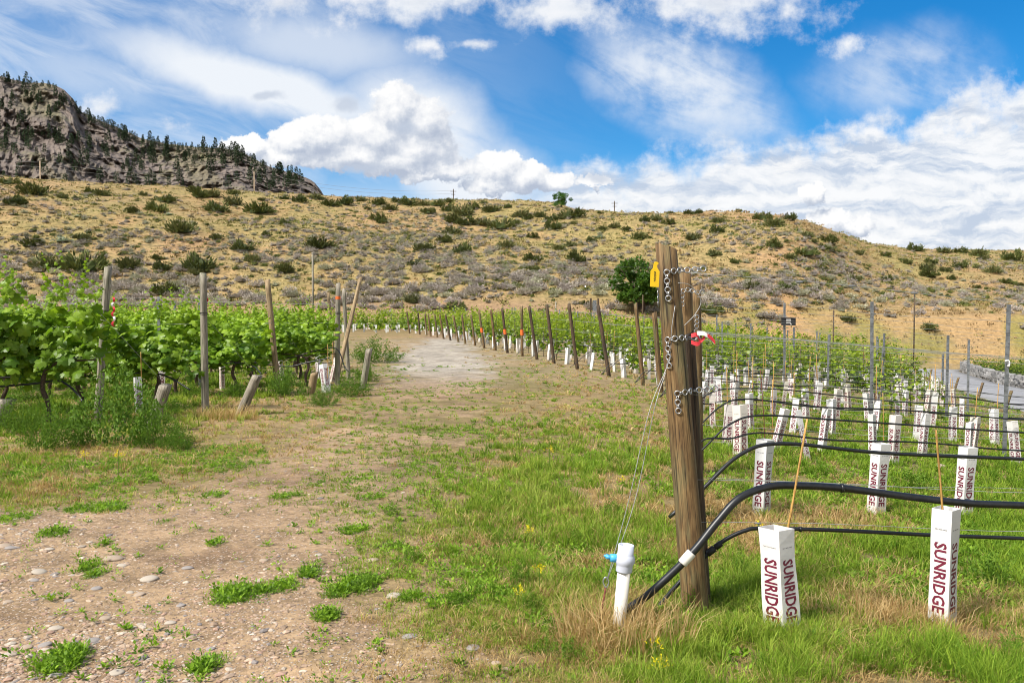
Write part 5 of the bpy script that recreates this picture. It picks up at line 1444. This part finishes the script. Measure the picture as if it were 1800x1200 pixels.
def lrow(i, dx, z=0.0, dy=0.0):
    if i < 4: y0 = LROW[i][0]; x0 = (LROW[i][1] - 900) / FPX * y0
    else: y0 = 19.5 + 2.25 * (i - 3); x0 = -4.3 - .55 * (i - 3) - .025 * (i - 3) ** 2
    x, y = x0 + dx, y0 + DYX * dx + dy
    return Vector((x, y, Hs(x, y) + z))
RN = ['nearest left', 'second left', 'third left', 'fourth left'] + [f'{nth(i)} left' for i in range(4, 30)]
LV = []
def build_left():
    for i in range(0, 8):
        n = (3, 5, 6, 7)[i] if i < 4 else 7 + i
        for j in range(n):
            p = lrow(i, -.72 - 1.18 * j, 0, rnd.uniform(-.05, .05)); q = project(*p)
            if q[0] < -130: continue
            put_vine((i * 3 + j) % 4, p, f'grapevine {nth(j)} from the end post of the {RN[i]} row', 'leafy vines of the left rows', (1.06 if i == 0 else 1.0) * rnd.uniform(.95, 1.04), RZ + (math.pi if (i + j) % 2 else 0), .98 if i == 0 else .80); LV.append(p)
    P = [(172, 735, 190, 470, .062, 'wood_grey', 'grey end post rising out of the green weed clump, with the nearest vines'), (361, 722, 357, 481, .062, 'wood_grey', 'pale grey round topped end post with a red tape, at the second left vine row'), (489, 690, 470, 492, .065, 'wood_tan', 'brownish end post leaning left, at the third left vine row'), (593, 678, 594.5, 498, .06, 'wood_grey', 'greenish grey end post with an orange band, at the fourth left vine row'), (613, 668, 604, 509, .052, 'wood_grey', 'thin grey post with dark bolt holes close beside the orange banded post'), (588, 648, 577, 515, .05, 'wood_tan', 'weathered post half hidden behind the orange banded post')]
    for i, (bx, by, tx, ty, r, m, lab) in enumerate(P):
        b = ground(bx, by); t = atd(tx, ty, b.y); o = put('end_post', post_mesh((t - b).length, r, 60 + i, [M[m]], r * .9, .0 if i == 1 else .05), b, lean_rot(b, t)); tag(o, lab, 'post', 'wooden end posts of the left rows')
        L = (t - b).length
        if i == 3:
            put('paint_band', Geo().add(*tube_vf([(0, 0, L * .845), (0, 0, L * .875)], r * .93 + .004, 14, False)).mesh('paint_band', [M['wood_orange']]), parent=o)
        if i in (0, 1, 3):
            put('wire_wrap', Geo().add(*torus_vf((0, 0, L * .715), (0, .1, 1), r * .97, .006, 18, 6)).add(*torus_vf((0, 0, L * .705), (.08, 0, 1), r * .97, .006, 18, 6)).mesh('wire_wrap', [M['hose']]), parent=o)
    b = ground(600, 672); a, t = atd(598, 640, b.y), atd(634, 488, b.y + .9)
    tag(put('leaning_pole', post_mesh((t - a).length + .0, .055, 70, [M['wood_tan']]), a, lean_rot(a, t)), 'tan pole leaning to the right behind the orange banded post', 'pole')
    # anchor stubs
    for i, (bx, by, tx, ty, w, lab) in enumerate([(-8, 752, 12, 702, 30, 'short grey anchor stub cut by the left border, in the weeds'), (266, 757, 291, 676, 21, 'short grey anchor stub leaning right beside the green weed clump'), (422, 729, 452, 660, 17, 'short grey anchor stub leaning right in straw, with a hose end on its top'), (546, 692, 553, 655, 14, 'short brown anchor stub in front of the tilted white cartons'), (637, 686, 649, 613, 12, 'short split grey anchor stub beside the edge of the track')]):
        b = ground(bx, by); t = atd(tx, ty, b.y - .05); r = w / 2 / FPX * b.y
        o = put('anchor_stub', post_mesh((t - b).length, r, 80 + i, [M['wood_tan' if i == 3 else 'wood_grey']], r * .96, .12), b, lean_rot(b, t)); tag(o, lab, 'stub', 'anchor stubs of the left rows')
        e = lrow(i - 1, .0, 1.75) if 0 < i < 4 else None
        if e is not None:
            wire([e, t], .0018, f'brace wire from its end post to the anchor stub of the {RN[i - 1]} row', 'brace_wire', 'brace wires of the left rows', 6, 'dark_wire')
    # tapes
    for nm, px, py, Y, cols in (('red and white tape fluttering on the nearest left end post', 199, 530, 12.45, ('red', 'white', 'red')), ('small red tape on the pale round topped end post', 363, 531, 14.35, ('red',))):
        g = Geo(); z = 0
        for q, cc in enumerate(cols * (2 if len(cols) > 1 else 1)):
            c = smooth_path([(0, -.0, z), (.018 * (-1) ** q, -.015, z - .04), (0, -.0, z - .075)], 6); V = np.concatenate([c - np.array([.015, 0, 0]), c + np.array([.015, 0.01, 0])]); i = np.arange(6); g.add(V, np.stack([i, i + 1, i + 8, i + 7], 1), 0 if cc == 'red' else 1); z -= .072
        tag(put('ribbon', g.mesh('ribbon', [M['red'], M['white']]), atd(px, py - 8, Y - .07)), nm, 'ribbon')
    # cartons of replanted vines
    for px, py, tl, sc, lab, st, f in [(246, 728, (0, -.10), 1, 'tilted white carton with a stake behind the leaning anchor stub, left rows', 1, 0), (283, 704, (0, .03), .95, 'white carton half hidden behind the leaning anchor stub, left rows', 0, 1), (391, 685, (0, -.04), .8, 'small white carton between the pale post and the brownish post', 0, 0), (496, 668, (0, -.12), .9, 'white carton showing from behind the brownish leaning post', 1, 0), (562, 668, (0, -.1), 1.0, 'white carton tilted left, back one of three beside the brown stub', 0, 0), (574, 690, (-.1, -.10), 1.12, 'white carton tilted left, front one of three beside the brown stub', 1, 1), (583, 672, (-.05, .18), 1.0, 'white carton tilted right, one of three beside the brown stub', 1, 0)]:
        p = ground(px, py); carton(p, rnd.uniform(-.2, .2), f, tl, (sc, sc, .95), lab, bool(f))
        if st: stake((p.x + .02, p.y + .02, p.z - .05), (p.x + .03, p.y, p.z + 1.05), 'pale stake in the ' + lab.split(',')[0].replace('white carton', 'carton'), 'bamboo', .008)
    # hoses
    def H2(pts, r, lab):
        hose([atd(*q) if len(q) == 3 else q for q in pts], r, lab, 40)
    H2([(-60, 684, 11.5), (0, 679, 12.0), (60, 674, 12.25), (100, 669, 12.4), (118, 676, 12.4), (134, 690, 12.3), (146, 706, 12.2)], .016, 'black hose bending down into the green weed clump, nearest left row')
    H2([(-40, 664, 13.4), (60, 662, 13.7), (180, 660, 13.95), (240, 655.5, 14.1), (280, 657, 14.2), (310, 670, 14.1), (334, 685, 14.0)], .014, 'black hose ending in a fitting behind the anchor stub, second left row')
    H2([(60, 646, 16.0), (200, 643, 16.4), (340, 641, 16.9), (420, 638, 17.1), (445, 643, 17.0), (459, 657, 14.6)], .014, 'black hose running to the top of the leaning anchor stub, third left row')
    H2([(300, 633, 18.4), (420, 634, 18.8), (500, 644, 18.9), (540, 637, 18.9), (579, 629, 18.8)], .016, 'black hose crossing above the tilted white cartons, fourth left row')
    H2([(380, 624, 19.0), (500, 629, 19.2), (548, 618, 19.3), (590, 612, 19.3), (606, 645, 19.2), (612, 652, 19.1)], .013, 'thin dark hose looping behind the orange banded post, fourth left row')
    for i in range(4):
        for z, nm in ((1.03, 'lower'), (1.5, 'middle'), (1.95, 'upper')):
            wire([lrow(i, .0, z), lrow(i, -4, z - .02), lrow(i, -9, z)], .0035, f'{nm} trellis wire of the {RN[i]} vine row', group='trellis wires of the left rows')
    for i, dx in ((1, -3.4), (2, -2.2), (2, -6.0), (3, -3.0), (5, -4.0), (6, -7)):
        metal_post(lrow(i, dx), 2.05, f'grey metal post among the leaves of the {RN[i]} row, {abs(dx):.0f} metres along')
build_left()

# --- young vines of the right-hand block, and the leafy rows at the back
def young_vine(seed, n, h0, h1, w, big):
    k = np.random.default_rng(seed); g = Geo(); P, S, hh = [], [], []
    ns = 3 if h1 < 1.45 else 7
    for i in range(ns):
        x = k.uniform(-w, w); L = h1 * k.uniform(.8, 1.05)
        for u in np.linspace(0, 1, max(3, n // ns)):
            z = h0 + (L - h0) * u; P.append((x * (.4 + .6 * u) + k.normal(0, .07 * (1.4 - u)), k.normal(0, .08 * (1.5 - u)), z)); S.append(big * k.uniform(.6, 1.05) * (1.1 - .55 * u)); hh.append(u)
    P = np.array(P); m = len(P); hh = np.array(hh)
    D = np.stack([k.normal(0, .8, m), k.normal(0, .8, m), k.normal(-.3, .4, m)], 1); N = np.stack([k.normal(0, .5, m), -k.random(m), k.random(m) + .3], 1)
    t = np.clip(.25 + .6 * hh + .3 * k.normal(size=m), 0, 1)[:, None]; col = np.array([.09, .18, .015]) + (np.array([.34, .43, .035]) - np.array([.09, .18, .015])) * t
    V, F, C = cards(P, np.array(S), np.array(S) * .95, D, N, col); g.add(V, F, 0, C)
    s = Geo(); s.add(*tube_vf([(0, 0, .0), (.01, 0, .4), (0, 0, h1 * .85)], [.014, .011, .005], 5))
    return g.mesh('foliage', [M['leaf']], False), s.mesh('stem', [M['bark']])
YV = [young_vine(800 + i, 54, .5, 1.25, .16, .15) for i in range(3)]
DV = [young_vine(820 + i, 130, .42, 1.85, .5, .19) for i in range(3)]
BV = [young_vine(830 + i, 64, .36, 1.9, .55, .30) for i in range(3)]
def build_right():
    cand = []
    for k in range(5, 34):
        x = HX[k] + .55 + rnd.random() * .4; e = row_end(k) - .3; i = 0
        while x < e:
            p = rowp(k, x, 0, rnd.uniform(-.06, .06)); q = project(*p)
            lush = sstep(4.5, 12, k + .45 * max(0, x - HX[k] - 2))
            if q[0] > 1655 or x > edge_x(p.y) - 1.0: lush = .1 if rnd.random() < .22 else -1
            elif q[0] > 1610: lush = min(lush, .5)
            if lush >= 0 and -20 < q[0] < 1820 and rnd.random() < .25 + .75 * lush: cand.append((p.y, k, i, p, float(lush)))
            i += 1; x += 1.0 * rnd.uniform(.9, 1.1)
    cand.sort(key=lambda c: c[0]); n = len(LV); g = Geo(); src = []
    for f, s in BV:
        co = np.zeros(len(f.vertices) * 3, np.float32); f.vertices.foreach_get('co', co); cl = np.zeros(len(f.vertices) * 4, np.float32); f.color_attributes[0].data.foreach_get('color', cl); src.append((co.reshape(-1, 3), cl.reshape(-1, 4)[:, :3]))
    print('vine cand', len(cand), 'left', n)
    def bulk(p, s, a, dark=1.0):
        V, C = src[rnd.randrange(3)]; c, q = math.cos(a), math.sin(a)
        W = np.stack([V[:, 0] * c - V[:, 1] * q, V[:, 0] * q + V[:, 1] * c, V[:, 2]], 1) * np.array([s, s, s * rnd.uniform(.88, 1.06)]) + np.array(p[:])
        g.add(W, np.arange(len(V)).reshape(-1, 4), 0, C * rnd.uniform(.85, 1.15) * dark)
    for y, k, i, p, lush in cand:
        if n < 300:
            mset = YV if lush < .55 else DV; f, s = mset[rnd.randrange(3)]
            t = thing('grapevine', f'{"young" if lush < .55 else "leafy young"} grapevine {nth(i)} from the post end of the {nrow(k)} young row', 'grapevine', p, RZ + rnd.choice((0, math.pi)), 'young vines of the right block'); sc = rnd.uniform(.85, 1.12) * (.8 + .2 * lush); t.scale = (sc, sc, sc)
            put('stem', s, parent=t); put('foliage', f, parent=t); n += 1
        else: bulk(p, rnd.uniform(.9, 1.08), RZ + rnd.choice((0, math.pi)))
    # rows further left and behind the left block
    for i in range(8, 27):
        for j in range(0, 26):
            p = lrow(i, -.8 - 1.15 * j)
            if project(*p)[0] > -40: bulk(p, .95, RZ + rnd.choice((0, math.pi)))
    tag(put('distant_vines', g.mesh('distant_vines', [M['leaf']], False)), 'distant leafy vine rows filling the back of the vineyard below the hill', 'vineyard', kind='stuff')
    # dark rows beyond the road
    g = Geo(); 
    for r_ in range(9):
        for j in range(34):
            x = 40 + j * .95; y = 60 + r_ * 2.5 + .2 * (x - 40)
            if x < np.interp(y, [57, 78, 98], [36.8, 43.2, 49]) or y > 86: continue
            p = Vector((x, y, Hs(x, y) - .1)); V, C = src[rnd.randrange(3)]
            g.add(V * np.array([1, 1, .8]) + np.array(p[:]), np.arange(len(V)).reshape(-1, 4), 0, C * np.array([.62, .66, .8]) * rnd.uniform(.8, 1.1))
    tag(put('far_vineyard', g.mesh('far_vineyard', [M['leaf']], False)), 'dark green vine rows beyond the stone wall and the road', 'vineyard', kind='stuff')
    for k in range(6, 19, 2):
        x = row_end(k) + .1; b = rowp(k, x); t = b + Vector((.16, -.05, rnd.uniform(.6, .85)))
        tag(put('end_stake', post_mesh((t - b).length, .05, 90 + k, [M['wood_grey' if k % 2 else 'wood_brown']], .045, .05, 10), b, lean_rot(b, t)), f'short leaning wooden stake at the road end of the {nrow(k)} young vine row', 'stake', 'leaning stakes along the road')
build_right()

# ------------------------------------------------------------------ weeds, flowers and small things
def weed_geo(seed, n, stems, cols, leaf=.05):
    k = np.random.default_rng(seed); g = Geo(); nb = stems; az = k.uniform(0, 6.3, nb); rad = k.random(nb) ** .6; hh = (1.05 - rad ** 1.5 * .75) * k.uniform(.7, 1.1, nb)
    q = k.integers(0, nb, n); u = k.random(n) ** .7
    base = np.stack([np.cos(az) * rad, np.sin(az) * rad], 1)
    P = np.concatenate([base[q] * (.55 + .45 * u)[:, None], (hh[q] * u)[:, None]], 1) + k.normal(size=(n, 3)) * .045; P[:, 2] = np.maximum(P[:, 2], .01)
    D = np.concatenate([base[q] * .6, np.full((n, 1), .5)], 1) + unit_dirs(n, k) * .8; N = unit_dirs(n, k) * .8 + np.array([0, -.3, .8])
    c = np.array(cols[0]) + (np.array(cols[1]) - np.array(cols[0])) * np.clip(k.random((n, 1)) * .7 + .4 * u[:, None] - .05, 0, 1)
    L = leaf * k.uniform(.6, 1.2, n); V, F, C = cards(P, L, L * .45, D, N, c); g.add(V, F, 0, C); return g
def build_weeds():
    cols = ((.045, .11, .01), (.15, .26, .03)); ms = [weed_geo(900 + i, 3400, 70, cols, .07).mesh('weed_bush', [M['grass']], False) for i in range(3)]
    for i, (px, py, w, h, lab) in enumerate([(168, 792, 110, 112, 'big dark green weed bush around the foot of the nearest left post'), (60, 798, 75, 66, 'dark green weed bush at the left border below the vines'), (255, 790, 60, 60, 'green weed bush between the left post and the leaning stub'), (300, 796, 48, 34, 'low green weed bush right of the leaning stub foot'), (10, 770, 50, 60, 'green weed bush under the stub cut by the left border'), (492, 700, 46, 46, 'green weed bush hiding the foot of the brownish leaning post'), (560, 716, 40, 28, 'low green weed bush below the brown stub'), (610, 700, 46, 34, 'green weed bush below the orange banded post'), (640, 672, 26, 30, 'green weeds around the split stub by the track'), (655, 640, 60, 34, 'tall green and yellow weeds at the bend of the track')]):
        p = ground(px, py); a, hh = w / FPX * p.y, h / FPX * p.y
        p = p + Vector((0, a * .75, 0)); p.z = Hs(p.x, p.y); hh *= 1.3
        tag(put('weed_bush', ms[i % 3], p, (0, 0, rnd.uniform(0, 6.3)), (a, a * .8, hh)), lab, 'weed', 'green weed bushes of the left rows')
    it = []
    for i in range(3):
        for j in range(7):
            q = lrow(i, -.4 - 1.0 * j + rnd.uniform(-.2, .2), 0, -.35 + rnd.uniform(-.2, .2)); u = project(*q)
            if u[0] > -10: it.append((i, u[0], tag(put('weed_bush', ms[(i + j) % 3], q, (0, 0, rnd.uniform(0, 6.3)), (rnd.uniform(.4, .6), rnd.uniform(.3, .4), rnd.uniform(.2, .42))), None, 'weed', 'green weed bushes of the left rows')))
    for i in range(3):
        for n_, (_, _, o) in enumerate(sorted([a for a in it if a[0] == i], key=lambda a: -a[1])): o['label'] = f'low green weed clump under the vines, {nth(n_)} from the end of the {RN[i]} row'
    lus = [weed_geo(910 + i, 900, 34, ((.055, .13, .012), (.18, .30, .03)), .11).mesh('leafy_weed', [M['grass']], False) for i in range(2)]
    for i, (px, py, w, h, lab) in enumerate([(1740, 1030, 95, 75, 'lush leafy weed patch right of the upright front carton'), (1640, 990, 60, 40, 'leafy weed behind the upright front carton'), (1300, 1010, 45, 45, 'leafy weed between the thick post and the soiled carton'), (1215, 1090, 50, 60, 'leafy weed at the foot of the thick post'), (1430, 1100, 40, 34, 'leafy weed at the foot of the soiled carton'), (915, 1030, 38, 70, 'tall pale green weed with yellow flowers beside the track'), (935, 1075, 55, 40, 'broad leafy weed in front of the tall pale weed'), (810, 1062, 45, 40, 'tufty green weed at the edge of the dirt'), (725, 985, 32, 30, 'round tuft of green grass on the dirt, middle of the track'), (640, 1035, 40, 34, 'green tuft on the dirt left of the round tuft'), (1600, 860, 80, 40, 'lush green weed between the second row cartons'), (1470, 870, 60, 34, 'green weed patch left of the second row middle carton'), (1000, 1160, 60, 50, 'leafy weed at the bottom of the verge'), (1560, 780, 60, 40, 'green weed between the third row cartons'), (690, 905, 30, 22, 'small green weed on bare soil, left of the verge'), (880, 955, 34, 30, 'green weed behind the tall pale weed with yellow flowers'), (1010, 960, 40, 34, 'leafy weed left of the guy wires anchor'), (1075, 905, 40, 34, 'leafy weed behind the standpipe, by the guy wires'), (880, 880, 36, 24, 'low weed in the middle of the verge'), (960, 1145, 44, 36, 'leafy weed on brown soil near the bottom of the verge'), (870, 1110, 30, 20, 'small weed on brown soil by the straw'), (1185, 1120, 46, 44, 'leafy weed in front of the thick post foot'), (1340, 1180, 60, 40, 'leafy weed at the bottom edge below the soiled carton'), (1530, 1150, 60, 34, 'pale leafy weed at the bottom edge between the front cartons'), (1780, 1150, 70, 44, 'leafy weed in the bottom corner past the front cartons'), (1290, 860, 40, 26, 'small leafy weed under the arched hose')]):
        p = ground(px, py); a, hh = w / FPX * p.y * .6, h / FPX * p.y
        tag(put('leafy_weed', lus[i % 2], p, (0, 0, rnd.uniform(0, 6.3)), (a, a, hh)), lab, 'weed', 'leafy weeds of the verge')
    # yellow flowers
    F = weed_geo(930, 60, 9, ((.75, .6, .01), (.9, .75, .03)), .28)
    fm = F.mesh('blossom', [M['grass']], False); sm = Geo().add(*tube_vf([(0, 0, -1.6), (.1, 0, -.6), (0, 0, .3)], [.06, .05, .04], 5), 0, (.12, .22, .03)).mesh('stem', [M['grass']])
    for i, (px, py, lab) in enumerate([(1152, 1136, 'yellow flower head in the straw below the standpipe'), (1165, 1172, 'yellow flower pair at the bottom edge below the standpipe'), (1155, 1176, 'small yellow flower left of the bottom pair'), (931, 935, 'yellow flower on top of the tall pale weed'), (948, 1004, 'yellow flower right of the tall pale weed'), (912, 1044, 'yellow flower over the broad leafy weed'), (1094, 846, 'tiny yellow flower left of the guy wires, upper one'), (1335, 926, 'yellow flower behind the lower hose and the soiled carton'), (966, 794, 'tiny yellow flower in the verge'), (148, 803, 'yellow flower at the foot of the weed bush'), (208, 803, 'yellow flower right of the weed bush foot')]):
        p = atd(px, py, ground(px, min(py + 35, 1190)).y); s = .05 if p.y < 8 else .07
        t = thing('yellow_flower', lab, 'flower', p, rnd.uniform(0, 6), 'yellow flowers in the verge'); t.scale = (s, s, s)
        put('blossom', fm, parent=t); put('stem', sm, (0, 0, 0), scale=(1, 1, 3), parent=t)
    # straw tussock round the standpipe
    for i, (px, py, n, w, h, lab) in enumerate([(1095, 1122, 700, .36, .26, 'dry straw tussock around the white standpipe'), (1600, 1085, 420, .34, .17, 'dry straw tussock between the two front cartons'), (1730, 1085, 300, .25, .16, 'dry straw tussock right of the upright front carton'), (1430, 905, 420, .5, .16, 'dry straw tussock under the arched hose'), (1500, 1090, 300, .3, .16, 'dry straw tussock right of the soiled front carton'), (395, 735, 500, .5, .3, 'dry straw tussock around the pale round topped post')]):
        p = ground(px, py); k = np.random.default_rng(950 + i); a = k.uniform(0, 6.3, n); r_ = w * k.random(n) ** .6; P = np.stack([np.cos(a) * r_, np.sin(a) * r_ * .7, np.full(n, -.01)], 1)
        hh = h * k.uniform(.35, 1.05, n); c = np.array([.38, .23, .085]) + (np.array([.66, .50, .26]) - np.array([.38, .23, .085])) * k.random((n, 1))
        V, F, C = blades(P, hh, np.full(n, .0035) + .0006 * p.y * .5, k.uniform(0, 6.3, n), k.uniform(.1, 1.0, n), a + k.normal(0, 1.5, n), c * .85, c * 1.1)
        tag(put('straw_tussock_grass', make_mesh('straw_tussock', V, [F], M['grass'], None, C, False), p), lab, 'tussock', 'dry straw tussocks')
build_weeds()

def build_far_things():
    # board at the hill foot
    b = ground(1045, 560); Y = 80.0; x = (1045 - 900) / FPX * Y; z = Hs(x, Y)
    t = thing('notice_board', 'pale board between two dark posts at the hill foot', 'board', (x, Y, z)); s = Y / FPX; zt = zat(524, Y) - z
    for px in (-6.5, 6.5): put('post', Geo().add(*box_vf((px * s, 0, zt / 2 - .2), (.17, .17, zt + .4))).mesh('post', [M['wood_dark']], False), parent=t)
    put('panel', Geo().add(*box_vf((0, -.02, zt - 13 * s), (7 * s, .05, 19 * s))).mesh('panel', [M['steel_post']], False), parent=t)
    for px, pt, pb, Y, lab, m in [(550, 444, 530, 80, 'tall thin green pole at the hill foot above the left vines', 'wood_grey'), (1607, 514, 566, 82, 'thin dark pole on the lower slope above the tall stakes post', 'wood_dark'), (1029, 502, 512, 92, 'small white marker stake on the lower slope', 'white'), (977, 530, 542, 84, 'thin grey fence post at the hill foot', 'wood_grey'), (1130, 518, 541, 84, 'thin fence post beside the round dark tree', 'wood_dark'), (1465, 545, 580, 80, 'thin fence post at the foot of the knoll', 'wood_dark'), (708, 530, 545, 84, 'thin fence post at the hill foot behind the wooden posts', 'wood_dark')]:
        a, b = atd(px, pb, Y), atd(px, pt, Y); g0 = Hs(a.x, a.y); a.z = min(a.z, g0); tag(put('fence_pole', Geo().add(*tube_vf([(0, 0, -.2), (0, 0, b.z - a.z)], .07 if px != 550 else .1, 7)).mesh('fence_pole', [M[m]]), a), lab, 'pole', 'thin poles at the hill foot')
    wire([atd(-80, 409, 78), atd(0, 416, 79), atd(280, 432, 79.7), atd(550, 446, 79.9), atd(800, 460, 80), atd(1150, 471, 80.5), atd(1500, 482, 81)], .014, 'long dark fence wire crossing in front of the hill from the green pole', 'fence_wire', 'fence wires at the hill foot', 30, 'dark_wire')
build_far_things()
